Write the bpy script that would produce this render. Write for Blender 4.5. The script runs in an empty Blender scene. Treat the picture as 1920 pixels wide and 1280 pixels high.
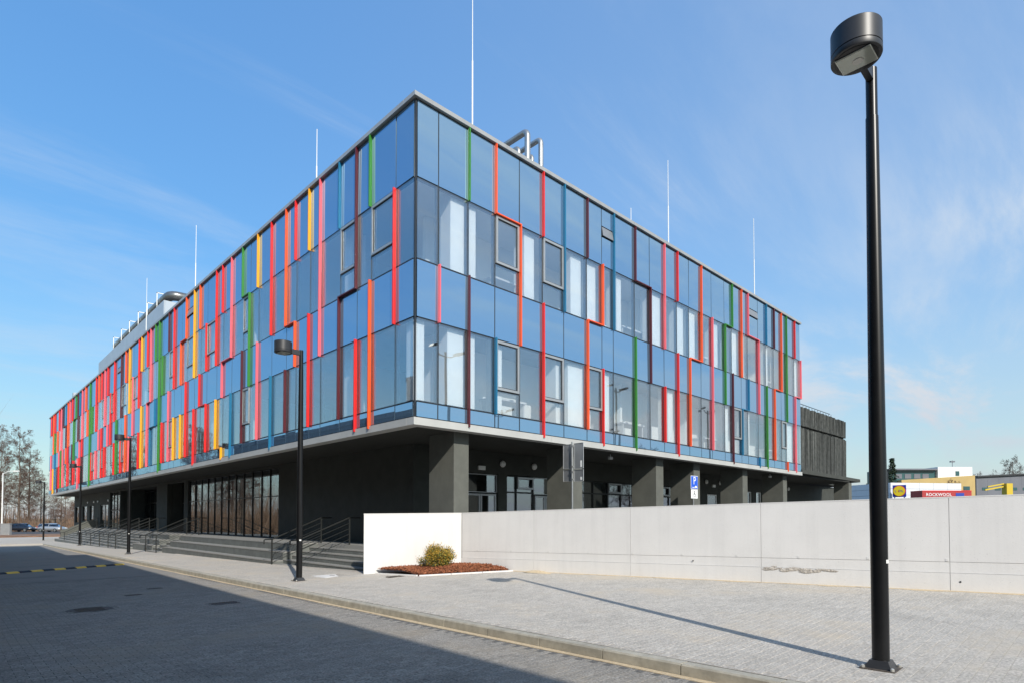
import bpy, math, random
import numpy as np
from mathutils import Matrix, Vector
random.seed(7)
R = math.radians
sc = bpy.context.scene
col = sc.collection

# ------------------------------------------------------------------ camera
CAM = Vector((-9.108, -13.165, 1.581)); YAW = 0.8017; PITCH = 0.0268
fw = Vector((math.cos(PITCH)*math.cos(YAW), math.cos(PITCH)*math.sin(YAW), math.sin(PITCH)))
rt = Vector((math.sin(YAW), -math.cos(YAW), 0)); up = rt.cross(fw)
cd = bpy.data.cameras.new('camera'); cam = bpy.data.objects.new('camera', cd); col.objects.link(cam)
cam.matrix_world = Matrix(((rt.x, up.x, -fw.x, CAM.x), (rt.y, up.y, -fw.y, CAM.y), (rt.z, up.z, -fw.z, CAM.z), (0, 0, 0, 1)))
cd.sensor_width = 36; cd.lens = 1113.25/1920*36; cd.shift_y = (940.8-640)/1920; cd.clip_end = 6000; cd.clip_start = 0.05
sc.camera = cam
sc.render.resolution_x, sc.render.resolution_y = 1024, 682

# ------------------------------------------------------------------ sky and sun
SUN_AZ = R(248.6); SUN_EL = R(32.6)
world = bpy.data.worlds.new('World'); sc.world = world; world.use_nodes = True
nt = world.node_tree; nt.nodes.clear()
def wn(t, **k):
    n = nt.nodes.new(t)
    for a, v in k.items(): setattr(n, a, v)
    return n
sky = wn('ShaderNodeTexSky'); sky.sky_type = 'NISHITA'; sky.sun_disc = False
sky.sun_elevation = SUN_EL; sky.sun_rotation = math.pi/2 - SUN_AZ
sky.altitude = 100; sky.air_density = 1.0; sky.dust_density = 0.6; sky.ozone_density = 2.5
tc = wn('ShaderNodeTexCoord'); sep = wn('ShaderNodeSeparateXYZ'); nt.links.new(tc.outputs['Generated'], sep.inputs[0])
def wm(op, a, b=None, clamp=False):
    n = wn('ShaderNodeMath', operation=op, use_clamp=clamp)
    for i, v in enumerate((a, b)):
        if v is None: continue
        if isinstance(v, (int, float)): n.inputs[i].default_value = v
        else: nt.links.new(v, n.inputs[i])
    return n.outputs[0]
zz = wm('ADD', wm('MAXIMUM', sep.outputs[2], 0.0), 0.12)
cx = wm('DIVIDE', sep.outputs[0], zz); cy = wm('DIVIDE', sep.outputs[1], zz)
cmb = wn('ShaderNodeCombineXYZ'); nt.links.new(cx, cmb.inputs[0]); nt.links.new(cy, cmb.inputs[1])
mp = wn('ShaderNodeMapping'); mp.inputs['Rotation'].default_value = (0, 0, R(62)); mp.inputs['Scale'].default_value = (0.42, 1.25, 1); mp.inputs['Location'].default_value = (2.75, 5.3, 0)
nt.links.new(cmb.outputs[0], mp.inputs[0])
n1 = wn('ShaderNodeTexNoise'); n1.inputs['Scale'].default_value = 1.0; n1.inputs['Detail'].default_value = 10; n1.inputs['Roughness'].default_value = 0.64; n1.inputs['Distortion'].default_value = 0.6
nt.links.new(mp.outputs[0], n1.inputs['Vector'])
n2 = wn('ShaderNodeTexNoise'); n2.inputs['Scale'].default_value = 0.45; n2.inputs['Detail'].default_value = 3
nt.links.new(cmb.outputs[0], n2.inputs['Vector'])
def ramp(tree, src, a, b, ca=0.0, cb=1.0):
    m = tree.nodes.new('ShaderNodeMapRange'); m.interpolation_type = 'SMOOTHSTEP'
    m.inputs['From Min'].default_value = a; m.inputs['From Max'].default_value = b; m.inputs['To Min'].default_value = ca; m.inputs['To Max'].default_value = cb
    tree.links.new(src, m.inputs['Value']); return m.outputs['Result']
f1 = ramp(nt, n1.outputs['Fac'], 0.44, 0.66); f2 = ramp(nt, n2.outputs['Fac'], 0.36, 0.62, 0.10, 1.0)
veil = ramp(nt, wm('SUBTRACT', sep.outputs[0], sep.outputs[1]), -0.75, 1.1, 0.0, 1.0)      # thin high veil, denser towards the east
vn = ramp(nt, n2.outputs['Fac'], 0.25, 0.75, 0.5, 1.0)
cf = wm('ADD', wm('MULTIPLY', wm('MULTIPLY', wm('MULTIPLY', f1, f2), ramp(nt, wm('SUBTRACT', sep.outputs[0], sep.outputs[1]), -0.9, 0.1, 0.30, 1.0)), 1.05), wm('MULTIPLY', wm('MULTIPLY', veil, vn), 0.36), True)
hz = wm('MULTIPLY', wm('POWER', wm('SUBTRACT', 1.0, wm('MINIMUM', wm('MULTIPLY', wm('MAXIMUM', sep.outputs[2], 0.0), 2.4), 1.0)), 2.2), 0.94)
# even out the sky's brightness a little (thin high haze), keeping its hue
sp_c = wn('ShaderNodeSeparateColor'); nt.links.new(sky.outputs[0], sp_c.inputs[0])
mxv = wm('MAXIMUM', wm('MAXIMUM', sp_c.outputs[0], sp_c.outputs[1]), wm('MAXIMUM', sp_c.outputs[2], 0.001))
dv = wn('ShaderNodeVectorMath', operation='DIVIDE'); nt.links.new(sky.outputs[0], dv.inputs[0]); nt.links.new(mxv, dv.inputs[1])
gm = wn('ShaderNodeGamma'); gm.inputs['Gamma'].default_value = 1.50; nt.links.new(dv.outputs[0], gm.inputs[0])
val = wm('MULTIPLY', wm('POWER', mxv, 0.40), 2.62)
tint = wn('ShaderNodeMixRGB', blend_type='MULTIPLY'); tint.inputs[0].default_value = 1; tint.inputs[2].default_value = (1.05, 1.20, 1.0, 1); nt.links.new(gm.outputs[0], tint.inputs[1])
scl = wn('ShaderNodeVectorMath', operation='SCALE'); nt.links.new(tint.outputs[0], scl.inputs[0]); nt.links.new(val, scl.inputs['Scale'])
mixc = wn('ShaderNodeMixRGB'); mixc.inputs[2].default_value = (3.75, 4.1, 4.5, 1)
nt.links.new(cf, mixc.inputs[0]); nt.links.new(scl.outputs[0], mixc.inputs[1])
mixh = wn('ShaderNodeMixRGB'); mixh.inputs[2].default_value = (2.80, 3.00, 3.38, 1); nt.links.new(hz, mixh.inputs[0]); nt.links.new(mixc.outputs[0], mixh.inputs[1])
bg = wn('ShaderNodeBackground'); bg.inputs['Strength'].default_value = 0.11
wo = wn('ShaderNodeOutputWorld'); nt.links.new(mixh.outputs[0], bg.inputs[0]); nt.links.new(bg.outputs[0], wo.inputs[0])
sd = bpy.data.lights.new('sun', 'SUN'); sd.energy = 2.9; sd.angle = R(0.53); sd.color = (1.0, 0.95, 0.87)
sun = bpy.data.objects.new('sun', sd); col.objects.link(sun)
sdir = Vector((math.cos(SUN_EL)*math.cos(SUN_AZ), math.cos(SUN_EL)*math.sin(SUN_AZ), math.sin(SUN_EL)))
sun.rotation_euler = sdir.to_track_quat('Z', 'Y').to_euler(); sun.location = (-20, -40, 40)
vs = sc.view_settings; vs.view_transform = 'Standard'; vs.look = 'None'; vs.gamma = 1.0; vs.exposure = 0.80; vs.use_curve_mapping = False

# ------------------------------------------------------------------ materials
def mat(name, c, rough=0.6, metal=0.0, spec=0.5, var=0.0, vscale=4.0, bump=0.0, bscale=60.0, c2=None, detail=5, tone=0.0, coat=0.0, streak=0.0, blotch=0.0):
    m = bpy.data.materials.new(name); m.use_nodes = True; t = m.node_tree; b = t.nodes['Principled BSDF']
    b.inputs['Base Color'].default_value = (*c, 1); b.inputs['Roughness'].default_value = rough; b.inputs['Metallic'].default_value = metal
    b.inputs['Specular IOR Level'].default_value = spec
    if coat: b.inputs['Coat Weight'].default_value = coat; b.inputs['Coat Roughness'].default_value = 0.08
    g = t.nodes.new('ShaderNodeNewGeometry'); src = None
    if var or c2:
        n = t.nodes.new('ShaderNodeTexNoise'); n.inputs['Scale'].default_value = vscale; n.inputs['Detail'].default_value = detail; n.inputs['Roughness'].default_value = 0.62
        t.links.new(g.outputs['Position'], n.inputs['Vector'])
        x = t.nodes.new('ShaderNodeMixRGB')
        a = tuple(v*(1-var) for v in c); d = c2 if c2 else tuple(min(1, v*(1+var)) for v in c)
        x.inputs[1].default_value = (*a, 1); x.inputs[2].default_value = (*d, 1)
        t.links.new(ramp(t, n.outputs['Fac'], 0.3, 0.7), x.inputs[0]); src = x.outputs[0]
    if tone:
        at = t.nodes.new('ShaderNodeAttribute'); at.attribute_name = 'tone'
        oi = t.nodes.new('ShaderNodeObjectInfo')
        ad = t.nodes.new('ShaderNodeMath'); ad.operation = 'ADD'; t.links.new(at.outputs['Fac'], ad.inputs[0]); t.links.new(oi.outputs['Random'], ad.inputs[1])
        fr = t.nodes.new('ShaderNodeMath'); fr.operation = 'FRACT'; t.links.new(ad.outputs[0], fr.inputs[0])
        h = t.nodes.new('ShaderNodeMapRange'); h.inputs['To Min'].default_value = 1-tone; h.inputs['To Max'].default_value = 1+tone; t.links.new(fr.outputs[0], h.inputs['Value'])
        v = t.nodes.new('ShaderNodeMixRGB'); v.blend_type = 'MULTIPLY'; v.inputs[0].default_value = 1
        if src: t.links.new(src, v.inputs[1])
        else: v.inputs[1].default_value = (*c, 1)
        t.links.new(h.outputs[0], v.inputs[2]); src = v.outputs[0]
    if blotch:      # worn and dusty areas, metres across
        nb_ = t.nodes.new('ShaderNodeTexNoise'); nb_.inputs['Scale'].default_value = 0.55; nb_.inputs['Detail'].default_value = 8; nb_.inputs['Roughness'].default_value = 0.66; t.links.new(g.outputs['Position'], nb_.inputs['Vector'])
        v = t.nodes.new('ShaderNodeMixRGB'); v.inputs[2].default_value = (c[0]*1.12, c[1]*1.04, c[2]*.92, 1); t.links.new(ramp(t, nb_.outputs['Fac'], 0.48, 0.72, 0, .8), v.inputs[0]); t.links.new(src, v.inputs[1])
        w = t.nodes.new('ShaderNodeMixRGB'); w.blend_type = 'MULTIPLY'; w.inputs[0].default_value = 1; t.links.new(v.outputs[0], w.inputs[1]); t.links.new(ramp(t, nb_.outputs['Fac'], 0.30, 0.50, 1-blotch, 1.0), w.inputs[2]); src = w.outputs[0]
    if streak:      # faint vertical run-off marks and blotches
        mpn = t.nodes.new('ShaderNodeMapping'); mpn.inputs['Scale'].default_value = (7, 7, 0.35); t.links.new(g.outputs['Position'], mpn.inputs[0])
        ns = t.nodes.new('ShaderNodeTexNoise'); ns.inputs['Scale'].default_value = 1.0; ns.inputs['Detail'].default_value = 6; ns.inputs['Roughness'].default_value = 0.6; t.links.new(mpn.outputs[0], ns.inputs['Vector'])
        np_ = t.nodes.new('ShaderNodeTexNoise'); np_.inputs['Scale'].default_value = 55; np_.inputs['Detail'].default_value = 1; t.links.new(g.outputs['Position'], np_.inputs['Vector'])
        pit = ramp(t, np_.outputs['Fac'], 0.70, 0.76, 1.0, 0.82)
        k1 = t.nodes.new('ShaderNodeMath'); k1.operation = 'MULTIPLY'; t.links.new(ramp(t, ns.outputs['Fac'], 0.42, 0.72, 1.0, 1-streak), k1.inputs[0]); t.links.new(pit, k1.inputs[1])
        v = t.nodes.new('ShaderNodeMixRGB'); v.blend_type = 'MULTIPLY'; v.inputs[0].default_value = 1; t.links.new(src, v.inputs[1]); t.links.new(k1.outputs[0], v.inputs[2]); src = v.outputs[0]
    if src: t.links.new(src, b.inputs['Base Color'])
    if bump:
        n = t.nodes.new('ShaderNodeTexNoise'); n.inputs['Scale'].default_value = bscale; n.inputs['Detail'].default_value = 4
        t.links.new(g.outputs['Position'], n.inputs['Vector'])
        bp = t.nodes.new('ShaderNodeBump'); bp.inputs['Strength'].default_value = bump; bp.inputs['Distance'].default_value = 0.02
        t.links.new(n.outputs['Fac'], bp.inputs['Height']); t.links.new(bp.outputs[0], b.inputs['Normal'])
    return m
def glass(name, refl, trans, fac, diff=None, rough=0.0, wob=0.0):
    """coated pane: part mirror, part see-through (or, for back-painted panes, part body colour)"""
    m = bpy.data.materials.new(name); m.use_nodes = True; t = m.node_tree; t.nodes.clear()
    o = t.nodes.new('ShaderNodeOutputMaterial'); mx = t.nodes.new('ShaderNodeMixShader'); gl = t.nodes.new('ShaderNodeBsdfGlossy')
    gl.inputs['Color'].default_value = (*refl, 1); gl.inputs['Roughness'].default_value = rough
    if diff: tr = t.nodes.new('ShaderNodeBsdfDiffuse'); tr.inputs[0].default_value = (*diff, 1)
    else: tr = t.nodes.new('ShaderNodeBsdfTransparent'); tr.inputs[0].default_value = (*trans, 1)
    lw_n = t.nodes.new('ShaderNodeLayerWeight'); lw_n.inputs['Blend'].default_value = 0.5     # Schlick curve, the same from both sides of a pane
    pw = t.nodes.new('ShaderNodeMath'); pw.operation = 'POWER'; pw.inputs[1].default_value = 5.0; t.links.new(lw_n.outputs['Facing'], pw.inputs[0])
    ad = t.nodes.new('ShaderNodeMath'); ad.operation = 'MULTIPLY_ADD'; ad.use_clamp = True; ad.inputs[1].default_value = 1-fac; ad.inputs[2].default_value = fac
    t.links.new(pw.outputs[0], ad.inputs[0]); t.links.new(ad.outputs[0], mx.inputs[0])
    t.links.new(tr.outputs[0], mx.inputs[1]); t.links.new(gl.outputs[0], mx.inputs[2]); t.links.new(mx.outputs[0], o.inputs[0])
    if wob:
        g = t.nodes.new('ShaderNodeNewGeometry'); n = t.nodes.new('ShaderNodeTexNoise'); n.inputs['Scale'].default_value = 0.9; n.inputs['Detail'].default_value = 1
        t.links.new(g.outputs['Position'], n.inputs['Vector'])
        bp = t.nodes.new('ShaderNodeBump'); bp.inputs['Strength'].default_value = wob; bp.inputs['Distance'].default_value = 0.01
        t.links.new(n.outputs['Fac'], bp.inputs['Height']); t.links.new(bp.outputs[0], gl.inputs['Normal'])
    return m
M = {}
M['spandrel'] = glass('spandrel_glass', (0.44, 0.65, 0.84), None, 0.60, diff=(0.115, 0.20, 0.30), wob=0.10)
M['vision'] = glass('vision_glass', (0.86, 0.95, 1.0), (0.98, 0.99, 0.995), 0.25, wob=0.12)
M['shopglass'] = glass('ground_floor_glass', (0.75, 0.8, 0.85), (0.78, 0.81, 0.81), 0.25, wob=0.06)
M['carglass'] = glass('car_glass', (0.8, 0.85, 0.9), (0.25, 0.28, 0.3), 0.12)
M['joint'] = mat('dark_joint', (0.018, 0.022, 0.028), 0.5)
M['alu'] = mat('aluminium', (0.42, 0.43, 0.43), 0.38, 0.55, var=0.06, vscale=2)
M['coping'] = mat('coping_metal', (0.40, 0.40, 0.39), 0.42, 0.35, var=0.08, vscale=1.2)
M['fascia'] = mat('fascia_metal', (0.46, 0.46, 0.44), 0.5, 0.1, var=0.07, vscale=1.0)
M['darkframe'] = mat('anthracite_frame', (0.018, 0.0195, 0.0185), 0.42)
M['plaster_lit'] = mat('plaster_lit_tone', (0.105, 0.108, 0.094), 0.85, var=0.10, vscale=2.2, bump=0.12, bscale=90)  # lighter copy of the wall plaster, its sunlit look put into the colour
M['plaster'] = mat('plaster_shade_tone', (0.046, 0.049, 0.042), 0.85, var=0.12, vscale=2.2, bump=0.12, bscale=90)  # darker copy, the shade under the overhang is put into the colour
M['soffit'] = mat('soffit_plaster', (0.022, 0.023, 0.019), 0.85, var=0.15, vscale=1.5, bump=0.1, bscale=80)  # darkened as well, low light under the overhang is in the colour
M['white_int'] = mat('interior_white', (0.90, 0.91, 0.88), 0.8, var=0.03)
M['dim_int'] = mat('interior_shade_blue', (0.10, 0.15, 0.22), 0.8, var=0.1)  # stands in for white, room shade behind the left front put into colour
M['floor_int'] = mat('interior_floor', (0.30, 0.29, 0.28), 0.5, var=0.1)
M['ceil_int'] = mat('interior_ceiling', (0.7, 0.71, 0.71), 0.8, var=0.03)
M['roofing'] = mat('roof_felt', (0.12, 0.12, 0.12), 0.9, var=0.2)
M['wall_grey'] = mat('grey_render', (0.30, 0.31, 0.31), 0.8, var=0.08)
M['steel'] = mat('galvanised_steel', (0.40, 0.41, 0.41), 0.36, 0.75, var=0.12, vscale=3)
M['duct'] = mat('duct_sheet', (0.20, 0.205, 0.205), 0.34, 0.7, var=0.12, vscale=2)
M['screen'] = mat('plant_screen_sheet', (0.42, 0.47, 0.52), 0.45, 0.3, var=0.05, vscale=1)
M['whitemetal'] = mat('white_metal', (0.74, 0.74, 0.72), 0.45)
M['black'] = mat('black_powder_coat', (0.007, 0.0072, 0.008), 0.33, spec=0.35, var=0.15, vscale=6)
M['lampgrey'] = mat('graphite_paint', (0.030, 0.031, 0.034), 0.42, var=0.12, vscale=8)
M['lens'] = mat('lamp_lens', (0.42, 0.44, 0.38), 0.15, 0.2)
M['lensrim'] = mat('lamp_lens_rim', (0.70, 0.71, 0.64), 0.4)
M['sticker'] = mat('white_sticker', (0.78, 0.78, 0.76), 0.5)
M['bolt'] = mat('zinc_bolt', (0.55, 0.54, 0.5), 0.4, 0.6)
M['concrete'] = mat('pale_concrete', (0.70, 0.685, 0.665), 0.85, var=0.035, vscale=0.9, bump=0.10, bscale=45, streak=0.045)
M['grout'] = mat('wall_joint', (0.36, 0.35, 0.335), 0.95)
M['concrete2'] = mat('white_render', (0.66, 0.65, 0.63), 0.85, var=0.03, vscale=1.2, bump=0.05, bscale=60, streak=0.05)
M['patch'] = mat('rough_mortar', (0.47, 0.43, 0.38), 0.95, var=0.25, vscale=12, bump=0.9, bscale=30)
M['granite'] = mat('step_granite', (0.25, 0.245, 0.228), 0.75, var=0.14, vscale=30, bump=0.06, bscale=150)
M['granite_shaded'] = mat('step_riser_shade_tone', (0.125, 0.133, 0.125), 0.8, var=0.14, vscale=3, bump=0.06, bscale=90)  # darker copy of the step stone, grazing light on risers put into colour
M['paver'] = mat('pavement_block', (0.445, 0.412, 0.365), 0.9, var=0.30, vscale=42, bump=0.25, bscale=160, tone=0.07, detail=3, blotch=0.13)
M['paver_far'] = mat('pavement_far', (0.435, 0.405, 0.36), 0.9, var=0.12, vscale=60, blotch=0.13)
M['paver_joint'] = mat('pavement_joint', (0.39, 0.355, 0.31), 0.95, var=0.25, vscale=30)
M['roadp'] = mat('road_block', (0.262, 0.243, 0.216), 0.88, var=0.38, vscale=45, bump=0.3, bscale=150, tone=0.12, detail=3, blotch=0.22)
M['roadp_far'] = mat('road_far', (0.252, 0.234, 0.208), 0.88, var=0.15, vscale=60, blotch=0.22)
M['road_joint'] = mat('road_joint', (0.125, 0.12, 0.112), 0.95, var=0.3, vscale=30)
M['kerb'] = mat('kerb_concrete', (0.37, 0.345, 0.285), 0.9, var=0.16, vscale=7, bump=0.15, bscale=120, tone=0.05)
M['sand'] = mat('drift_sand', (0.55, 0.44, 0.29), 0.95, var=0.15, vscale=25, bump=0.3, bscale=120)
M['iron'] = mat('cast_iron', (0.105, 0.088, 0.074), 0.7, 0.3, var=0.3, vscale=20, bump=0.6, bscale=60)
M['mulch'] = mat('bark_mulch', (0.25, 0.088, 0.040), 0.95, tone=0.55)
M['mulchbase'] = mat('bark_soil', (0.07, 0.028, 0.016), 0.95, var=0.4, vscale=20, bump=0.8, bscale=40)
M['leafy'] = mat('shrub_leaf_yellow', (0.40, 0.25, 0.030), 0.6, tone=0.55)
M['leafg'] = mat('shrub_leaf_green', (0.085, 0.115, 0.022), 0.6, tone=0.5)
M['bark'] = mat('bare_bark', (0.105, 0.078, 0.058), 0.9, var=0.3, vscale=3)
M['twig'] = mat('brown_twigs', (0.115, 0.068, 0.048), 0.9, var=0.3, vscale=1.5)
M['needles'] = mat('spruce_needles', (0.035, 0.06, 0.028), 0.8, tone=0.5)
M['brush'] = mat('dry_brushwood', (0.24, 0.15, 0.095), 0.95, tone=0.5)
M['earth'] = mat('bare_earth', (0.20, 0.115, 0.07), 0.95, var=0.35, vscale=0.8, bump=0.5, bscale=3)
M['grass'] = mat('dry_ground', (0.14, 0.125, 0.075), 0.95, var=0.3, vscale=0.3)
M['asphalt'] = mat('asphalt', (0.06, 0.06, 0.062), 0.9, var=0.2, vscale=20)
M['yellowr'] = mat('yellow_rubber', (0.86, 0.55, 0.05), 0.6, var=0.12, vscale=12)
M['blackr'] = mat('black_rubber', (0.02, 0.022, 0.03), 0.7)
M['signback'] = mat('sign_back', (0.30, 0.31, 0.32), 0.42, 0.5, var=0.05)
M['signrim'] = mat('sign_rim', (0.50, 0.51, 0.51), 0.4, 0.5)
M['signblue'] = mat('sign_blue', (0.012, 0.095, 0.60), 0.4)
M['signwhite'] = mat('sign_white', (0.82, 0.83, 0.83), 0.4)
M['signblack'] = mat('sign_black', (0.01, 0.01, 0.01), 0.5)
M['dkbuild'] = mat('neighbour_dark_render', (0.045, 0.046, 0.05), 0.8, var=0.1)
M['storepanel'] = mat('store_panel', (0.66, 0.67, 0.70), 0.5, 0.1, var=0.03, vscale=0.3)
M['ochre'] = mat('ochre_render', (0.46, 0.33, 0.135), 0.85, var=0.06, vscale=0.4)
M['teal'] = mat('teal_glazing', (0.04, 0.10, 0.105), 0.2)
M['slate'] = mat('slate_cladding', (0.135, 0.142, 0.165), 0.6, var=0.08, vscale=0.3)
M['lred'] = mat('logo_red', (0.65, 0.015, 0.012), 0.5)
M['lyellow'] = mat('logo_yellow', (0.85, 0.62, 0.012), 0.5)
M['lblue'] = mat('logo_blue', (0.012, 0.045, 0.32), 0.5)
M['trailer'] = mat('trailer_red', (0.38, 0.03, 0.03), 0.5, var=0.08, vscale=0.6)
M['craneY'] = mat('crane_yellow', (0.58, 0.41, 0.03), 0.5)
M['silver'] = mat('car_silver', (0.48, 0.49, 0.50), 0.3, 0.6, coat=0.5)
M['carblack'] = mat('car_dark', (0.012, 0.013, 0.018), 0.25, 0.1, coat=0.8)
M['tyre'] = mat('tyre_rubber', (0.02, 0.02, 0.02), 0.8)
M['light_glow'] = mat('wall_light_glass', (0.82, 0.82, 0.78), 0.4)
M['lattice'] = mat('weathered_dark_slats', (0.10, 0.104, 0.097), 0.85, c2=(0.055, 0.060, 0.056), vscale=4, tone=0.35, bump=0.3, bscale=40)
FIN = {'R': mat('fin_red', (0.68, 0.014, 0.012), 0.38), 'O': mat('fin_orange', (0.82, 0.085, 0.012), 0.38), 'Y': mat('fin_yellow', (0.88, 0.36, 0.008), 0.38),
       'P': mat('fin_pink', (0.78, 0.115, 0.145), 0.38), 'G': mat('fin_green', (0.035, 0.20, 0.022), 0.38), 'B': mat('fin_blue', (0.008, 0.14, 0.27), 0.38), 'M': mat('fin_maroon', (0.085, 0.010, 0.016), 0.38)}

# ------------------------------------------------------------------ mesh helpers
def wloc(o):
    v = Vector((0, 0, 0))
    while o is not None: v += o.location; o = o.parent
    return v
class MB:
    """collects shapes in world coordinates, then links them as one mesh object"""
    def __init__(s): s.v = []; s.f = []; s.mi = []; s.sm = []; s.cur = 0; s.smooth = False
    def add(s, vs, fs):
        n = len(s.v); s.v += [tuple(p) for p in vs]
        for f in fs: s.f.append(tuple(i+n for i in f)); s.mi.append(s.cur); s.sm.append(s.smooth)
        return s
    def box(s, x0, x1, y0, y1, z0, z1):
        return s.add([(x0,y0,z0),(x1,y0,z0),(x1,y1,z0),(x0,y1,z0),(x0,y0,z1),(x1,y0,z1),(x1,y1,z1),(x0,y1,z1)],
                     [(0,3,2,1),(4,5,6,7),(0,1,5,4),(1,2,6,5),(2,3,7,6),(3,0,4,7)])
    def prism(s, poly, z0, z1):
        n = len(poly); v = [(p[0],p[1],(z0(p) if callable(z0) else z0)) for p in poly]+[(p[0],p[1],(z1(p) if callable(z1) else z1)) for p in poly]
        a = sum(poly[i][0]*poly[(i+1)%n][1]-poly[(i+1)%n][0]*poly[i][1] for i in range(n))
        F = [tuple(range(n))[::-1], tuple(range(n, 2*n))]+[(i,(i+1)%n,(i+1)%n+n,i+n) for i in range(n)]
        if a < 0: F = [f[::-1] for f in F]
        return s.add(v, F)
    def obox(s, c, ux, uy, uz):
        c, ux, uy, uz = Vector(c), Vector(ux), Vector(uy), Vector(uz); v = []
        for k in (-1, 1):
            for (i, j) in ((-1,-1),(1,-1),(1,1),(-1,1)): v.append(c+ux*i+uy*j+uz*k)
        F = [(0,3,2,1),(4,5,6,7),(0,1,5,4),(1,2,6,5),(2,3,7,6),(3,0,4,7)]
        if ux.cross(uy).dot(uz) < 0: F = [f[::-1] for f in F]
        return s.add(v, F)
    def tube(s, pts, r, n=8, cap=True):
        pts = [Vector(p) for p in pts]; rs = r if isinstance(r, (list, tuple)) else [r]*len(pts); V = []; F = []
        prev = None
        for i, p in enumerate(pts):
            d = (pts[min(i+1,len(pts)-1)]-pts[max(i-1,0)]).normalized()
            if prev is None: a = d.orthogonal().normalized()
            else: a = (prev-d*prev.dot(d)).normalized()
            prev = a; b = d.cross(a)
            for k in range(n):
                t = 2*math.pi*k/n; V.append(p+(a*math.cos(t)+b*math.sin(t))*rs[i])
        for i in range(len(pts)-1):
            for k in range(n): F.append((i*n+k, i*n+(k+1)%n, (i+1)*n+(k+1)%n, (i+1)*n+k))
        sm = s.smooth; s.smooth = True; s.add(V, F)
        s.smooth = False
        if cap:
            m = len(s.v)-len(V); s.f += [tuple(m+k for k in range(n))[::-1], tuple(m+(len(pts)-1)*n+k for k in range(n))]; s.mi += [s.cur]*2; s.sm += [False]*2
        s.smooth = sm
        return s
    def lathe(s, c, prof, n=24):
        """prof = [(r,z)...] bottom to top, about the vertical through c"""
        V = []; F = []
        for (r, z) in prof:
            for k in range(n):
                t = 2*math.pi*k/n; V.append((c[0]+r*math.cos(t), c[1]+r*math.sin(t), c[2]+z))
        for i in range(len(prof)-1):
            for k in range(n): F.append((i*n+k, i*n+(k+1)%n, (i+1)*n+(k+1)%n, (i+1)*n+k))
        sm = s.smooth; s.smooth = True; s.add(V, F); s.smooth = False
        m = len(s.v)-len(V); s.f += [tuple(m+k for k in range(n))[::-1], tuple(m+(len(prof)-1)*n+k for k in range(n))]; s.mi += [s.cur]*2; s.sm += [False]*2
        s.smooth = sm
        return s
    def build(s, name, m, parent=None, org=None):
        ms = m if isinstance(m, list) else [m]
        P = wloc(parent) if parent else Vector((0, 0, 0))
        if org is None:
            a = np.array(s.v); lo = a.min(0); hi = a.max(0); org = Vector(((lo[0]+hi[0])/2, (lo[1]+hi[1])/2, lo[2]))
        org = Vector(org)
        me = bpy.data.meshes.new(name); me.from_pydata([tuple(Vector(p)-org) for p in s.v], [], s.f)
        for q in ms: me.materials.append(q)
        me.polygons.foreach_set('material_index', s.mi); me.polygons.foreach_set('use_smooth', s.sm); me.update()
        if any(s.sm): me.set_sharp_from_angle(angle=R(38))
        o = bpy.data.objects.new(name, me); col.objects.link(o); o.parent = parent; o.location = org-P
        return o
def np_mesh(name, V, F, m, parent=None, tone=None, smooth=False):
    """V (n,3), F (k,c) arrays -> one object with its origin at the world origin"""
    V = np.asarray(V, np.float32); F = np.asarray(F, np.int32); c = F.shape[1]
    me = bpy.data.meshes.new(name); me.vertices.add(len(V)); me.vertices.foreach_set('co', V.ravel())
    me.loops.add(F.size); me.loops.foreach_set('vertex_index', F.ravel())
    me.polygons.add(len(F)); me.polygons.foreach_set('loop_start', np.arange(0, F.size, c, dtype=np.int32)); me.polygons.foreach_set('loop_total', np.full(len(F), c, np.int32))
    me.polygons.foreach_set('use_smooth', np.full(len(F), bool(smooth)))
    me.update(calc_edges=True)
    if tone is not None:
        a = me.attributes.new('tone', 'FLOAT', 'FACE'); a.data.foreach_set('value', np.asarray(tone, np.float32))
    me.materials.append(m); o = bpy.data.objects.new(name, me); col.objects.link(o); o.parent = parent
    if parent: o.location = -wloc(parent)
    return o
def tag(o, label=None, cat=None, group=None, kind=None):
    if label: o['label'] = label
    if cat: o['category'] = cat
    if group: o['group'] = group
    if kind: o['kind'] = kind
    return o
def thing(name, loc, label, cat, group=None):
    o = bpy.data.objects.new(name, None); col.objects.link(o); o.location = loc; o.empty_display_size = 0.2
    return tag(o, label, cat, group)
def copy_tree(o, parent=None):
    c = o.copy(); col.objects.link(c); c.parent = parent
    for ch in list(o.children): copy_tree(ch, c)
    return c
def text_mesh(name, txt, size, m, parent, o, ux, uy, ext=0.01, align='CENTER'):
    """flat lettering as a thin mesh at world point o, written along ux with uy up"""
    cu = bpy.data.curves.new(name, 'FONT'); cu.body = txt; cu.size = size; cu.extrude = ext; cu.align_x = align; cu.align_y = 'CENTER'; cu.resolution_u = 2
    t = bpy.data.objects.new(name, cu); col.objects.link(t)
    dg = bpy.context.evaluated_depsgraph_get(); me = bpy.data.meshes.new_from_object(t.evaluated_get(dg)); bpy.data.objects.remove(t)
    me.name = name; me.materials.clear(); me.materials.append(m)
    ux, uy = Vector(ux).normalized(), Vector(uy).normalized(); uz = ux.cross(uy)
    me.transform(Matrix(((ux.x, uy.x, uz.x, 0), (ux.y, uy.y, uz.y, 0), (ux.z, uy.z, uz.z, 0), (0, 0, 0, 1))))
    ob = bpy.data.objects.new(name, me); col.objects.link(ob); ob.parent = parent; ob.location = Vector(o)-wloc(parent)
    return ob
SL = 0.011
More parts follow.
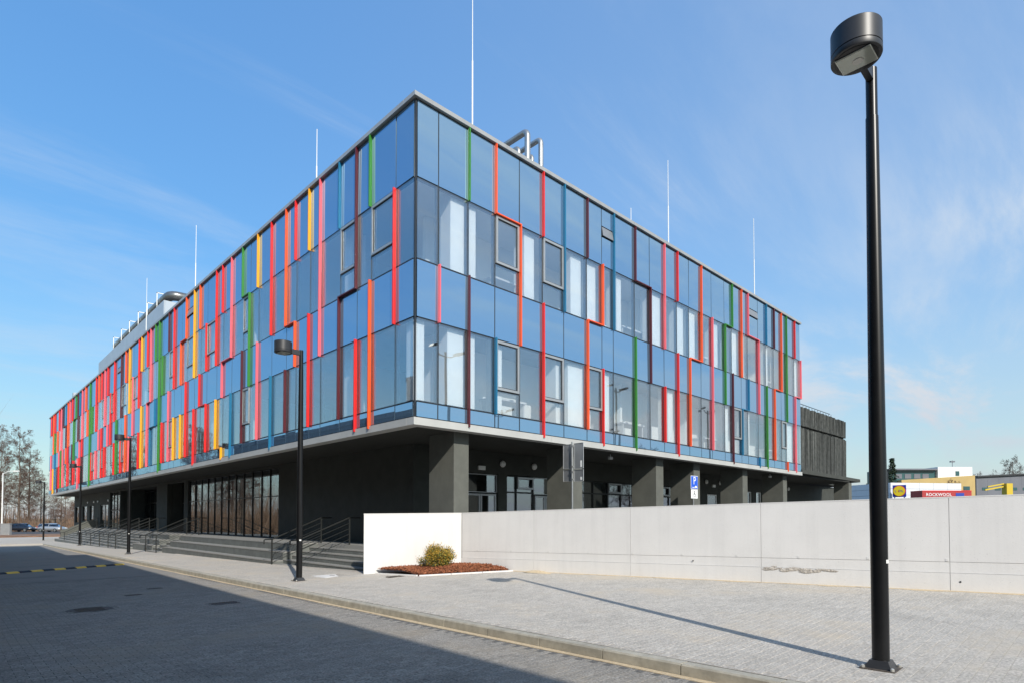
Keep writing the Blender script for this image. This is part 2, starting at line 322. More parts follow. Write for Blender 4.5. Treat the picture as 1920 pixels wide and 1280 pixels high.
def gz(y, x=-9.0):
    """ground height: falls along the street, and the pavement rises towards the walls"""
    t = max(0.0, min(1.0, (7.5-y)/6.0)); c = (.012+.023*t*t*(3-2*t))
    return -SL*max(-60, min(y, 66))+c*max(0.0, min(x+2.5, 7.5))
def kerb_x(y): return -3.72+0.0175*(y+13)
def px(P):
    v = Vector(P)-CAM; w = v.dot(fw)
    if w < 0.1: return None
    return 960+1113.25*v.dot(rt)/w, 940.8-1113.25*v.dot(up)/w

# ================================================================== GROUND
o = MB().add([(-3000,-3000,-1.25),(3000,-3000,-1.25),(3000,3000,-1.25),(-3000,3000,-1.25)], [(0,1,2,3)]).build('ground', M['grass']); tag(o, kind='structure', label='flat dry ground reaching to the horizon')
def sheet(name, poly, h, m, thick=0.3, label=None, cross=False):
    o = MB().prism(poly, lambda p: gz(p[1], p[0] if cross else -9)+h-thick, lambda p: gz(p[1], p[0] if cross else -9)+h).build(name, m); tag(o, kind='structure', label=label); return o
ROAD_H = -0.12
WA, WB = (1.70, .08), (3.63, -12.0)      # long concrete wall, foot line
def wall_x(y): return WA[0]+(WB[0]-WA[0])*(WA[1]-y)/(WA[1]-WB[1])
SA = (-.68, 1.39); SB = (1.70, .08)       # short wall
BED = [(-.42, 1.18), (-.13, -.42), (1.93, -1.75), (1.66, .06)]
road = sheet('road', [(-9.6,-60),(kerb_x(-60)-0.02,-60),(kerb_x(50)-0.02,50),(-9.6,50)], ROAD_H-0.0030, M['road_joint'], label='block paved road running along the building')
# pavement bed (joint sand) under the block paving
m = MB(); ys = [-16+i*.25 for i in range(145)]
def pe(y): return (wall_x(y)+.1 if y < .08 else (-.2 if y > 1.2 else 1.9-(y-.08)*1.87)) if y < 8 else -.3
V = []
for y in ys:
    a, b = kerb_x(y)+.155, pe(y)
    xs = [a, (a-2.5)/2, -2.5]+[-2.5+(b+2.5)*k/8 for k in range(1, 9)] if a < -2.55 else [a+(b-a)*k/10 for k in range(11)]
    V += [(x, y, gz(y, x)-.0030) for x in xs]
nT = 11
m.add(V, [(i*nT+k, i*nT+k+1, (i+1)*nT+k+1, (i+1)*nT+k) for i in range(len(ys)-1) for k in range(nT-1)])
pave = m.build('pavement', M['paver_joint']); tag(pave, kind='structure', label='wide pavement of small pale concrete blocks')
sheet('pavement_far', [(kerb_x(20)+0.16,20),(1.6,20),(1.6,74),(12,74),(12,80),(-60,80),(-60,51),(kerb_x(51),51)], -0.002, M['paver_far'], label='pale pavement at the far end of the street')
sheet('road_far', [(-9.6,8.0),(kerb_x(8)-0.03,8.0),(kerb_x(50)-0.03,50),(-9.6,50)], ROAD_H, M['roadp_far'], 0.05, label='far stretch of the block paved road')
sheet('yard', [(4.0,-14),(6.5,-40),(160,-40),(160,60),(37,60),(37,0.4),(2.0,0.4)], 0.28, M['asphalt'], 0.4, label='asphalt yard behind the long concrete wall')
sheet('colonnade_floor', [(2.6,0.4),(37,0.4),(37,3.45),(2.6,3.45)], 0.36, M['granite'], 0.4, label='paved floor under the colonnade')
sheet('earth_bank', [(-30,81),(14,81),(14,92),(-30,92)], 0.12, M['earth'], 0.5, label='reddish bare earth beyond the far pavement')
sheet('car_park', [(-70,92.2),(60,92.2),(60,140),(-70,140)], 0.0, M['asphalt'], 0.4, label='car park behind the bare earth')

# block paving: nearest blocks in view are objects, the rest one mesh
def paving(parent, mt, xr, y0, y1, h, inside, name, rot=False):
    bw, bl, gap = 0.1015, 0.2015, 0.003
    cells = []
    ny = int((y1-y0)/bw)
    for j in range(ny):
        y = y0+(j+0.5)*bw; x0, x1 = xr(y); off = 0.5*bl if j % 2 else 0
        n = int((x1-x0)/bl)+2
        for i in range(-1, n):
            x = x0+off+(i+0.5)*bl
            if x-bl/2 < x0-0.004 or x+bl/2 > x1+0.004 or not inside(x, y): continue
            cells.append((x, y))
    vis = []
    for k, (x, y) in enumerate(cells):
        p = px((x, y, gz(y, x)+h))
        if p and -6 < p[0] < 1926 and p[1] < 1284: vis.append(((Vector((x, y, h))-CAM).length, k))
    vis.sort(); near = [k for _, k in vis[:300]]; ns = set(near); keep = [k for _, k in vis[300:]]
    out = [k for k in range(len(cells)) if k not in ns and k not in set(keep)]
    a, b, c = bl/2-gap/2, bw/2-gap/2, 0.0015
    base = np.array([(-a,-b,-.0034),(a,-b,-.0034),(a,b,-.0034),(-a,b,-.0034),(-a+c,-b+c,0),(a-c,-b+c,0),(a-c,b-c,0),(-a+c,b-c,0)], float)
    fs = np.array([(4,5,6,7),(0,1,5,4),(1,2,6,5),(2,3,7,6),(3,0,4,7)])
    me = bpy.data.meshes.new(name); me.from_pydata([tuple(p) for p in base], [], [tuple(f) for f in fs]); me.materials.append(mt)
    P = wloc(parent)
    rnd = random.Random(3)
    for k in near:
        x, y = cells[k]; q = bpy.data.objects.new(name, me); col.objects.link(q); q.parent = parent
        q.location = Vector((x, y, gz(y, x)+h+rnd.uniform(-.0003, .0008)))-P; q.rotation_euler = (-SL+rnd.uniform(-.003, .003), -(gz(y, x+.1)-gz(y, x))*10+rnd.uniform(-.003, .003), rnd.uniform(-.008, .008))
    ids = keep+out; cc = np.array([cells[k] for k in ids]); n = len(cc); rg = np.random.default_rng(5)
    V = base[None]+0; V = np.repeat(V, n, 0); tx = rg.uniform(-.003, .003, (n, 2))
    V[:, :, 2] += V[:, :, 0]*(tx[:, 0]+np.array([(gz(y, x+.1)-gz(y, x))*10 for x, y in cc]))[:, None]+V[:, :, 1]*(tx[:, None, 1]-SL)
    V[:, :, 0] += cc[:, None, 0]; V[:, :, 1] += cc[:, None, 1]; V[:, :, 2] += (np.array([gz(y, x) for x, y in cc])+h+rg.uniform(-.0003, .0008, n))[:, None]
    F = (fs[None]+8*np.arange(n)[:, None, None]).reshape(-1, 4)
    tag(np_mesh(name+'s', V.reshape(-1, 3), F, mt, parent, tone=np.repeat(rg.random(n), 5)), kind='stuff')
def in_poly(x, y, P):
    r_ = False
    for (a, b), (c, d) in zip(P, P[1:]+P[:1]):
        if (b > y) != (d > y) and x < (c-a)*(y-b)/(d-b)+a: r_ = not r_
    return r_
def in_pave(x, y):
    if x > -0.30 and y > 1.0: return False
    if y < .08 and x > wall_x(y)-0.02: return False
    if y >= .0 and x > -.55 and y > 1.32-(x+.55)*.551-.05: return False
    if in_poly(x, y, [(-.48, 1.25), (-.18, -.50), (2.0, -1.90), (1.8, .1)]): return False
    if abs(x+1.35) < .42 and abs(y-1.9) < .42: return False
    return True
paving(pave, M['paver'], lambda y: (kerb_x(y)+0.17, 4.2), -14.0, 20, 0.0, in_pave, 'paving_block')
paving(road, M['roadp'], lambda y: (-9.4, kerb_x(y)-0.09), -13, 8.0, ROAD_H, lambda x, y: (x+7.03)**2+(y-.32)**2 > .15 and not (abs(x+4.95) < .26 and abs(y+.64) < .2) , 'road_block')

# kerb
kb = thing('kerb', (kerb_x(-6), -6, gz(-6)-0.1), 'sandy grey concrete kerb between road and pavement', 'kerb')
kme = {}
for i in range(66):
    y0, y1 = -14+i, -13+i; x0, x1 = kerb_x(y0), kerb_x(y1); j = random.uniform(-.003, .003)
    m = MB(); c = 0.018
    def P(u, y, z): return (kerb_x(y)+u+j, y, gz(y)+z)
    g = 0.006; ya, yb = y0+g, y1-g
    pr = [(0, -.3), (0, -.012-c), (c, -.012), (.15, -.012), (.15, -.3)]
    pr = [(0, -.3), (0.004, -.002-c), (c, -.002+j*.5), (.15, -.004+j*.5), (.15, -.3)]
    m.add([P(u, ya, z) for u, z in pr]+[P(u, yb, z) for u, z in pr], [(0,1,2,3,4), (9,8,7,6,5)]+[((k+1) % 5, k, k+5, (k+1) % 5+5) for k in range(5)])
    m.build('kerb_stone', M['kerb'], kb)
tag(MB().prism([(kerb_x(-14)-.085,-14)]+[(kerb_x(-14+i)-.075-.035*random.random(), -14+i) for i in range(1, 64)]+[(kerb_x(50)-.06, 50), (kerb_x(50)-.004, 50), (kerb_x(-14)-.004, -14)], lambda p: gz(p[1])+ROAD_H-.01, lambda p: gz(p[1])+ROAD_H+.004).build('sand_strip', M['sand']), kind='structure', label='thin line of drifted sand along the kerb foot')

# small things in the ground
def cover_round(x, y, r, h, label):
    t = thing('manhole_cover', (x, y, gz(y)+h), label, 'manhole cover')
    MB().lathe((x, y, gz(y)+h-.02), [(r, 0), (r, .022), (r-.05, .022)], 28).build('frame', M['iron'], t)
    m = MB().lathe((x, y, gz(y)+h-.018), [(r-.06, 0), (r-.06, .022)], 28)
    for k in range(-3, 4): m.box(x-r*.6, x+r*.6, y+k*.07-.012, y+k*.07+.012, gz(y)+h+.003, gz(y)+h+.009)
    m.build('lid', M['iron'], t)
cover_round(-7.03, .32, .36, ROAD_H, 'round cast iron manhole cover in the shaded road')
def grate(x, y, w, d, h, label):
    t = thing('drain_grate', (x, y, gz(y)+h), label, 'drain grate'); z = gz(y)+h
    m = MB(); m.box(x-w, x+w, y-d, y-d+.03, z-.03, z+.004); m.box(x-w, x+w, y+d-.03, y+d, z-.03, z+.004); m.box(x-w, x-w+.03, y-d+.03, y+d-.03, z-.03, z+.004); m.box(x+w-.03, x+w, y-d+.03, y+d-.03, z-.03, z+.004); m.build('frame', M['iron'], t)
    n = int(2*w/.06)
    for k in range(1, n): MB().box(x-w+k*2*w/n-.012, x-w+k*2*w/n+.012, y-d+.03, y+d-.03, z-.02, z+.001).build('bar', M['iron'], t)
grate(-4.95, -.64, .24, .18, ROAD_H, 'small iron drain grate at the edge of the road shadow')
for (x, y, lb) in ((-5.9, 2.4, 'flat rusty valve cover in the road, nearer one of two'), (-5.2, 3.6, 'flat rusty valve cover in the road, farther one of two')):
    t = thing('valve_cover', (x, y, gz(y)+ROAD_H), lb, 'valve cover'); MB().box(x-.16, x+.16, y-.1, y+.1, gz(y)+ROAD_H-.02, gz(y)+ROAD_H+.006).build('frame', M['iron'], t)
    MB().box(x-.11, x+.11, y-.06, y+.06, gz(y)+ROAD_H+.001, gz(y)+ROAD_H+.011).build('lid', M['iron'], t)
zc = gz(1.9, -1.35); t = thing('inspection_cover', (-1.35, 1.9, zc), 'pale square inspection cover in the pavement beside the white wall', 'cover')
MB().prism([(-1.75,1.5),(-.95,1.5),(-.95,2.3),(-1.75,2.3)], zc-.08, zc-.004).build('frame', M['concrete2'], t)
MB().prism([(-1.66,1.59),(-1.04,1.59),(-1.04,2.21),(-1.66,2.21)], zc-.05, zc+.002).build('lid', M['concrete'], t)
MB().box(-1.42,-1.28,1.87,1.91,zc-.02,zc+.007).build('handle', M['iron'], t)
zc = gz(.0, -.55)+.012; t = thing('ground_grate', (-.55, .0, zc), 'rusty flat grate at the corner of the planting bed', 'drain grate')
MB().box(-.78,-.34,-.12,.12,zc-.05,zc+.002).build('frame', M['iron'], t)
for k in range(5): MB().box(-.75+k*.082,-.71+k*.082,-.09,.09,zc+.0015,zc+.008).build('bar', M['iron'], t)
# speed bump across the road
sb = thing('speed_bump', (-6, 13.6, gz(13.6)+ROAD_H), 'yellow and black rubber speed bump across the shaded road', 'speed bump')
for k in range(17):
    a0 = -9.5+k*.34; xa, xb = a0+.004, a0+.336; yc = lambda x: 14.9+(x+3.8)*.63*0.95
    prf = [(-.17, 0), (-.13, .03), (-.05, .05), (.05, .05), (.13, .03), (.17, 0)]
    m = MB(); V = []
    for x in (xa, xb):
        for (u, z) in prf: V.append((x-u*.3, yc(x)+u, gz(yc(x))+ROAD_H+.002+z))
    m.add(V, [(0,1,2,3,4,5)[::-1], (6,7,8,9,10,11)]+[(q, (q+1) % 6, (q+1) % 6+6, q+6) for q in range(6)])
    m.build('yellow_block' if k % 2 == 0 else 'black_block', M['yellowr'] if k % 2 == 0 else M['blackr'], sb)

# ================================================================== WHITE WALL
def ztop(y): return 1.742-0.0194*(y-.08)
def gw(y): return gz(y, wall_x(y))
wu = Vector((WB[0]-WA[0], WB[1]-WA[1], 0)).normalized(); wn_ = Vector((-wu.y, wu.x, 0))    # wn_ points behind (+X)
lw = thing('concrete_wall', (WA[0], WA[1], gz(2)), 'long pale grey precast concrete retaining wall with joint lines', 'wall')
ss = [0.0, 2.52, 5.26, 8.16, 11.26, 14.4, 18.0]
def wp(s, off, z): p = Vector((WA[0], WA[1], 0))+wu*s+wn_*off; return (p.x, p.y, z)
def wseg(s0, s1, o0, o1, zb, zt, name, m):
    q = MB(); ya, yb = wp(s0, 0, 0)[1], wp(s1, 0, 0)[1]
    V = [wp(s0,o0,zb(ya)),wp(s1,o0,zb(yb)),wp(s1,o1,zb(yb)),wp(s0,o1,zb(ya)),wp(s0,o0,zt(ya)),wp(s1,o0,zt(yb)),wp(s1,o1,zt(yb)),wp(s0,o1,zt(ya))]
    q.add(V, [(0,3,2,1)[::-1],(4,5,6,7)[::-1],(0,1,5,4)[::-1],(1,2,6,5)[::-1],(2,3,7,6)[::-1],(3,0,4,7)[::-1]] if False else [(0,1,2,3),(7,6,5,4),(4,5,1,0),(5,6,2,1),(6,7,3,2),(7,4,0,3)])
    return q.build(name, m, lw)
for i in range(len(ss)-1):
    a, b = ss[i]+(.0035 if i else .02), ss[i+1]-.0035
    wseg(a, b, 0, .25, lambda y: gw(y)+.50, lambda y: ztop(y)-.02, 'panel', M['concrete'])
    wseg(a, b, 0.004, .25, lambda y: gw(y)+.31, lambda y: gw(y)+.494, 'panel', M['concrete'])
    wseg(a, b, -.012, .26, lambda y: gw(y)-.3, lambda y: gw(y)+.305, 'footing', M['concrete'])
    wseg(a-.004, b+.004, -.004, .254, lambda y: ztop(y)-.0195, lambda y: ztop(y), 'coping', M['concrete2'])
wseg(0, 18.0, .015, .235, lambda y: gw(y)-.2, lambda y: ztop(y)-.03, 'core', M['grout'])
m = MB(); rg = random.Random(4)
for k in range(26):     # spalled mortar patch and small pits
    s = 8.22+rg.random()*1.25; z = gw(wp(s,0,0)[1])+.30+rg.gauss(0, .022)*(1 if s < 8.9 else .6)-.02; r_ = rg.uniform(.03, .075)
    n = 7; V = [wp(s+math.cos(t)*r_*1.8*rg.uniform(.7,1.2), -.017-rg.random()*.006, z+math.sin(t)*r_*.42*rg.uniform(.7,1.2)) for t in [2*math.pi*q/n for q in range(n)]]
    V.append(wp(s, -.028, z)); m.add(V, [(q, (q+1) % n, n) for q in range(n)])
m.build('mortar_patch', M['patch'], lw)
m = MB()
for s in [i*1.18+.6 for i in range(15)]:
    y = wp(s,0,0)[1]; c = Vector(wp(s, -.001, gw(y)+.53)); m.obox(c, wu*.022, wn_*.004, Vector((0,0,.022)))
m.build('tie_hole', M['concrete2'], lw)
m = MB()
for (s, dz) in ((6.75,.40),(11.4,.16)):
    y = wp(s,0,0)[1]; p = Vector(wp(s, -.014, gw(y)+dz)); m.tube([p, p+wn_*-.004], .016, 8)
m.build('weep_hole', M['joint'], lw)
V = []; rg = random.Random(6); n = 60
for i in range(n+1):
    s_ = .6+i*(16.5/n); y = wp(s_, 0, 0)[1]; wd = .05+.14*rg.random()**2
    V += [wp(s_, -.011, gw(y)+.007), wp(s_, -.013-wd, gz(y, wp(s_, -wd, 0)[0])+.0022)]
m = MB(); m.add(V, [(2*i, 2*i+1, 2*i+3, 2*i+2) for i in range(n)]); m.build('sand_line', M['sand'], lw)
# short bright wall
su = Vector((SB[0]-SA[0], SB[1]-SA[1], 0)).normalized(); sn = Vector((-su.y, su.x, 0))
sw = thing('white_wall', (SA[0], SA[1], gz(2)), 'short bright white wall ending beside the entrance steps', 'wall')
def sp(s, off): p = Vector((SA[0], SA[1], 0))+su*s+sn*off; return (p.x, p.y)
Ls = (Vector(SB)-Vector(SA)).length
MB().prism([sp(0,0), sp(Ls,0), sp(Ls,.2), sp(0,.2)], -.4, lambda p: 1.712+.013*(p[0]+.55)-.03).build('panel', M['concrete2'], sw)
MB().prism([sp(-.006,-.006), sp(Ls,-.006), sp(Ls,.206), sp(-.006,.206)], lambda p: 1.712+.013*(p[0]+.55)-.0295, lambda p: 1.712+.013*(p[0]+.55)).build('coping', M['concrete2'], sw)

# planting bed
tag(MB().prism(BED, lambda p: gz(p[1], p[0])-.2, lambda p: gz(p[1], p[0])+.014).build('planting_bed', M['mulchbase']), kind='structure', label='triangular planting bed filled with bark mulch')
ed = thing('bed_edging', (-.1, -.4, .05), 'thin pale concrete edging around the bark mulch bed', 'edging')
def estrip(a, b, n):
    a, b = Vector((*a,0)), Vector((*b,0)); d = (b-a)/n; nn = Vector((-d.y, d.x, 0)).normalized()*.03
    for i in range(n):
        p, q = a+d*(i+.008), a+d*(i+.992); MB().prism([(p-nn)[:2], (q-nn)[:2], (q+nn)[:2], (p+nn)[:2]], lambda v: gz(v[1], v[0])-.2, lambda v: gz(v[1], v[0])+.03).build('edging_stone', M['concrete'], ed)
estrip((-.46,1.14),(-.165,-.40),2); estrip((-.15,-.46),(1.93,-1.81),3)
rg = np.random.default_rng(11); V = []; F = []; T = []
k = 0
def bed_in(x, y): return in_poly(x, y, [(-.40, 1.12), (-.10, -.40), (1.88, -1.70), (1.63, .06)])
while k < 5200:
    x, y = rg.uniform(-.45,1.95), rg.uniform(-1.8,1.2)
    if not bed_in(x, y): continue
    dd = ((x+.13)*1.35+(y+.42)*2.08)/2.48; hh = .11*min(1, max(0, dd/.45)); a = rg.uniform(0, math.pi*2); l, w = rg.uniform(.018,.055), rg.uniform(.006,.014); t1, t2 = rg.normal(0,.45), rg.normal(0,.6)
    d = np.array([math.cos(a)*math.cos(t1), math.sin(a)*math.cos(t1), math.sin(t1)]); e = np.array([-math.sin(a), math.cos(a), t2]); e /= np.linalg.norm(e); nn = np.cross(d, e)*.004
    c = np.array([x, y, gz(y, x)+.02+hh+rg.random()*.045]); b0 = len(V)
    for s3 in (-1, 1):
        for (i, j) in ((-1,-1),(1,-1),(1,1),(-1,1)): V.append(c+d*l*i+e*w*j+nn*s3)
    for f in ((0,3,2,1),(4,5,6,7),(0,1,5,4),(1,2,6,5),(2,3,7,6),(3,0,4,7)): F.append([b0+i for i in f])
    tv = rg.random(); T += [tv]*6; k += 1
# mound of soil under the chips
m = MB(); m.smooth = True; n = 14; V2 = []; F2 = []
for i in range(n+1):
    for j in range(n+1):
        p = (Vector(BED[0]).lerp(Vector(BED[3]), i/n)).lerp(Vector(BED[1]).lerp(Vector(BED[2]), i/n), j/n); dd = ((p.x+.13)*1.35+(p.y+.42)*2.08)/2.48
        V2.append((p.x, p.y, gz(p.y, p.x)+.016+.11*min(1, max(0, dd/.45))))
m.add(V2, [(i*(n+1)+j, i*(n+1)+j+1, (i+1)*(n+1)+j+1, (i+1)*(n+1)+j) for i in range(n) for j in range(n)]); tag(m.build('mulch_mound', M['mulchbase']), kind='structure', label='low mound of bark soil in the bed')
tag(np_mesh('bark_chips', V, F, M['mulch'], tone=T), 'reddish brown bark chips covering the planting bed', 'bark mulch', kind='stuff')
# shrub
sh = thing('shrub', (.66, -.16, .26), 'rounded yellow green shrub on bark mulch against the white wall', 'shrub')
rg = random.Random(21); stems = MB(); tips = []
for k in range(34):
    a = rg.uniform(0, 2*math.pi); rr = rg.random()**.6; top = Vector((0.66+math.cos(a)*.56*rr, -.16+math.sin(a)*.36*rr, .28+.56*math.sqrt(max(.05, 1-rr*rr*.85))*rg.uniform(.75,1.06)))
    b = Vector((0.66+math.cos(a)*.09, -.16+math.sin(a)*.08, .2)); mid = b.lerp(top, .5)+Vector((math.cos(a)*.05, math.sin(a)*.05, -.03))
    stems.tube([b, mid, top], [.009, .006, .003], 4); tips.append((b, mid, top))
stems.build('stem', M['bark'], sh)
LV = {0: ([], [], []), 1: ([], [], [])}
for k in range(11000):
    b, mid, top = rg.choice(tips); t = rg.random()**.55; t = .25+.75*t
    p = b*(1-t)**2+mid*2*t*(1-t)+top*t*t+Vector((rg.gauss(0,.055), rg.gauss(0,.055), rg.gauss(0,.045)))
    if p.z < .25: continue
    d = Vector((rg.gauss(0,1), rg.gauss(0,1), rg.gauss(.5,.8))).normalized(); e = d.orthogonal().normalized(); e.rotate(Matrix.Rotation(rg.uniform(0,6.28), 3, d)); l, w = rg.uniform(.015,.029), rg.uniform(.006,.011)
    A, Bf, T = LV[0 if rg.random() < .35+.4*((p.z-.2)/.6) else 1]; n0 = len(A); A += [tuple(p), tuple(p+d*l+e*w), tuple(p+d*2*l), tuple(p+d*l-e*w)]; Bf.append((n0, n0+1, n0+2, n0+3)); T.append(rg.random())
tag(np_mesh('leaf_mass', LV[0][0], LV[0][1], M['leafy'], sh, tone=LV[0][2]), kind='stuff'); tag(np_mesh('inner_leaf_mass', LV[1][0], LV[1][1], M['leafg'], sh, tone=LV[1][2]), kind='stuff')
# sand heap
m = MB(); n = 18; V = []; rg = random.Random(2)
for (r_, z) in ((.34, .002), (.24, .02), (.12, .05), (.0, .062)):
    for q in range(n): t = 2*math.pi*q/n; V.append((2.0+math.cos(t)*r_*.55*rg.uniform(.85,1.15), -2.65+math.sin(t)*r_*1.5*rg.uniform(.85,1.15), z+gz(-2.65, 2.0)))
F = [(i*n+q, i*n+(q+1) % n, (i+1)*n+(q+1) % n, (i+1)*n+q) for i in range(3) for q in range(n)]
m.smooth = True; m.add(V, F); o = m.build('sand_heap', M['sand']); tag(o, 'small yellow sand heap at the foot of the long wall', 'sand heap')

# ================================================================== MAIN BUILDING
LV_ = [12.95, 10.814, 8.58, 6.993, 4.726, 4.30]
RX = [0, .78, 1.85, 2.91, 3.96, 5.02, 6.08, 7.32, 8.20, 8.89, 10.28, 11.34, 12.39, 13.42, 14.43, 15.47, 16.47, 17.73, 18.49, 19.49, 20.23, 21.46, 22.43, 23.44, 24.41, 25.13, 26.33, 27.22]
LY = [0, .94, 2.24, 3.05, 4.11, 5.44, 6.26, 7.34, 8.15, 9.48, 10.83, 11.70, 12.47, 13.78, 14.91, 15.72, 17.11, 18.10, 18.99, 20.33, 21.24, 22.51, 23.51, 24.81, 25.48, 26.31, 27.43, 28.17, 29.63, 30.31, 31.91, 32.94, 33.99, 35.36, 36.88, 37.60, 38.90, 39.97, 41.03, 42.23, 43.40, 44.49, 46.31, 47.21, 48.36, 49.23, 50.90, 52.14, 53.03, 54.29, 55.44, 56.26, 57.76, 58.89, 60.08, 62.15, 63.30, 64.74, 65.80, 67.85, 68.99, 70.72, 72.51]
BX, BY = RX[-1], LY[-1]
bld = thing('office_building', (14, 36, 0), 'large glass office building with coloured vertical fins over dark colonnade', 'building')
rb = random.Random(17)
FR = []   # right fins: (col, lev0, lev1, colour) ; jogs (colA, colB, lev, colour)
right_fins = [(1,2,3,'P'),(2,0,1,'G'),(2,2,5,'M'),(3,0,1,'O'),(4,1,3,'O'),(3,3,4,'B'),(5,0,1,'R'),(5,2,5,'R'),(6,0,2,'B'),(7,0,1,'M'),(8,1,2,'O'),(7,2,4,'O'),(8,3,5,'R'),(9,0,2,'B'),
 (10,0,1,'M'),(11,1,3,'M'),(10,2,5,'G'),(12,0,2,'P'),(12,3,4,'R'),(13,0,1,'R'),(13,2,5,'R'),(14,2,4,'O'),(15,0,2,'O'),(16,1,4,'P'),(18,0,1,'G'),(17,1,3,'G'),(18,2,5,'M'),(19,0,2,'O'),(19,3,4,'B'),(20,2,3,'B'),
 (20,0,1,'P'),(21,1,3,'P'),(21,4,5,'B'),(22,0,1,'B'),(22,2,5,'G'),(23,0,1,'M'),(23,2,4,'O'),(24,0,2,'O'),(25,0,3,'G'),(25,4,5,'O'),(26,0,1,'R'),(26,2,5,'P'),(27,1,2,'P')]
right_jogs = [(3,4,1,'O'),(7,8,2,'O'),(10,11,1,'M'),(14,15,2,'O'),(17,18,1,'G'),(19,20,3,'B'),(20,21,1,'P'),(23,24,2,'O'),(26,27,2,'P')]
iL = {}   # names of the left columns as read from the corner
names = ['L%d' % i for i in range(1, 42)]+['La','L42','L43a','L43','L44','L45','L46','L47','L47a','L48','L49','L50','L51','L52','L53','L54','L55','L56','L57','L58']
for i, n in enumerate(names): iL[n] = i+1
lf = '''L1 1 3 R;L2 0 1 G;L2 2 5 O;L3 0 2 M;L3 3 5 R;L4 0 1 B;L4 2 4 M;L5 0 3 P;L6 0 1 Y;L6 2 4 R;L7 0 1 R;L7 2 3 O;L8 0 2 O;L8 3 4 M;L9 0 2 R;L9 3 5 B;L10 0 1 Y;L10 2 4 P;L11 1 3 G;L12 0 1 G;L12 2 4 M;L13 0 2 P;L13 3 5 B;L14 0 1 R;L14 2 3 P;L14 4 5 Y;L15 0 2 R;L15 3 4 Y;L16 1 2 R;L16 3 4 R;L17 0 1 O;L17 2 3 R;L18 0 2 Y;L18 3 5 R;L19 0 1 O;L19 2 4 R;L20 1 2 O;L20 3 4 Y;L21 0 2 R;L21 3 4 Y;L22 0 1 M;L22 2 4 P;L23 1 2 G;L23 3 4 R;L24 0 5 G;L25 0 1 G;L25 2 3 B;L26 0 2 P;L26 3 4 B;L27 0 1 R;L27 2 4 P;L28 0 1 Y;L28 2 4 Y;L29 0 2 R;L29 3 4 R;L30 1 3 P;L31 0 2 Y;L31 3 4 P;L32 0 1 O;L32 2 4 O;L33 0 2 M;L33 3 4 R;L34 2 4 G;L35 0 2 R;L35 3 4 R;L36 1 3 R;L37 0 1 R;L37 2 3 P;L38 0 2 P;L38 3 4 R;L39 0 1 R;L39 2 4 R;L40 0 1 O;L40 2 3 P;L41 0 2 R;L41 3 4 P;La 1 2 G;La 3 4 R;L42 0 5 G;L43a 1 2 O;L43 0 1 O;L44 0 2 P;L44 2 3 R;L44 3 4 M;L45 0 1 B;L45 2 3 P;L45 3 4 R;L46 0 2 M;L46 3 5 P;L47 0 1 G;L47a 1 3 G;L47a 3 4 R;L48 0 1 R;L48 2 4 M;L49 0 1 P;L50 0 2 O;L50 2 4 R;L51 0 1 B;L51 1 2 M;L51 2 3 O;L52 0 1 M;L52 2 4 P;L53 0 2 P;L53 2 4 G;L54 0 1 R;L54 2 3 P;L54 3 4 R;L55 1 2 O;L55 3 5 M;L56 0 1 R;L56 1 2 G;L56 2 4 B;L57 0 2 O;L57 3 5 Y;L58 0 1 R;L58 2 4 P'''
left_fins = [(iL[a], int(b), int(c), d) for a, b, c, d in (q.split() for q in lf.split(';'))]
lj = 'L4 L3 2 M;L8 L7 2 O;L12 L11 1 G;L14 L13 2 P;L20 L19 1 O;L17 L16 3 R;L15 L14 4 Y;L27 L26 2 P;L26 L25 3 B;L43 L43a 1 O;L47a L47 1 G;L45 L44 2 P;L52 L51 1 M;L38 L37 2 P'
left_jogs = [(iL[a], iL[b], int(c), d) for a, b, c, d in (q.split() for q in lj.split(';'))]
right_win = [(3,1),(5,1),(3,3),(5,3),(7,3),(18,3),(24,3)]      # (column to the left, row)
lw_ = 'L1 1;L3 1;L11 1;L11 3;L15 1;L18 1;L21 1;L21 3;L26 1;L29 1;L32 1;L32 3;L35 1;L35 3;L38 1;L38 3;L41 3'
left_win = [(iL[a], int(b)) for a, b in (q.split() for q in lw_.split(';'))]
right_vent = [8, 20]; left_vent = [iL['L18'], iL['L33']]
G_ = 0.02
def fbox(side, u0, u1, d0, d1, z0, z1, m=None):
    """box on a facade: u along it, d = depth behind the glass face (negative = proud)"""
    m = m or MB()
    return m.box(u0, u1, d0, d1, z0, z1) if side == 'R' else m.box(d0, d1, u0, u1, z0, z1)
def pane(side, u0, u1, z0, z1, name, mt, parent=bld, d=0.0, tilt=True):
    u0, u1, z0, z1 = u0+G_, u1-G_, z0+G_, z1-G_
    m = fbox(side, u0, u1, d, d+.026, z0, z1)
    c = ((u0+u1)/2, d+.01, (z0+z1)/2) if side == 'R' else (d+.01, (u0+u1)/2, (z0+z1)/2)
    o = m.build(name, mt, parent, org=c)
    if tilt:
        a, b = rb.gauss(0, .0022), rb.gauss(0, .0026)
        o.rotation_euler = (a, 0, b) if side == 'R' else (0, a, b)
    return o
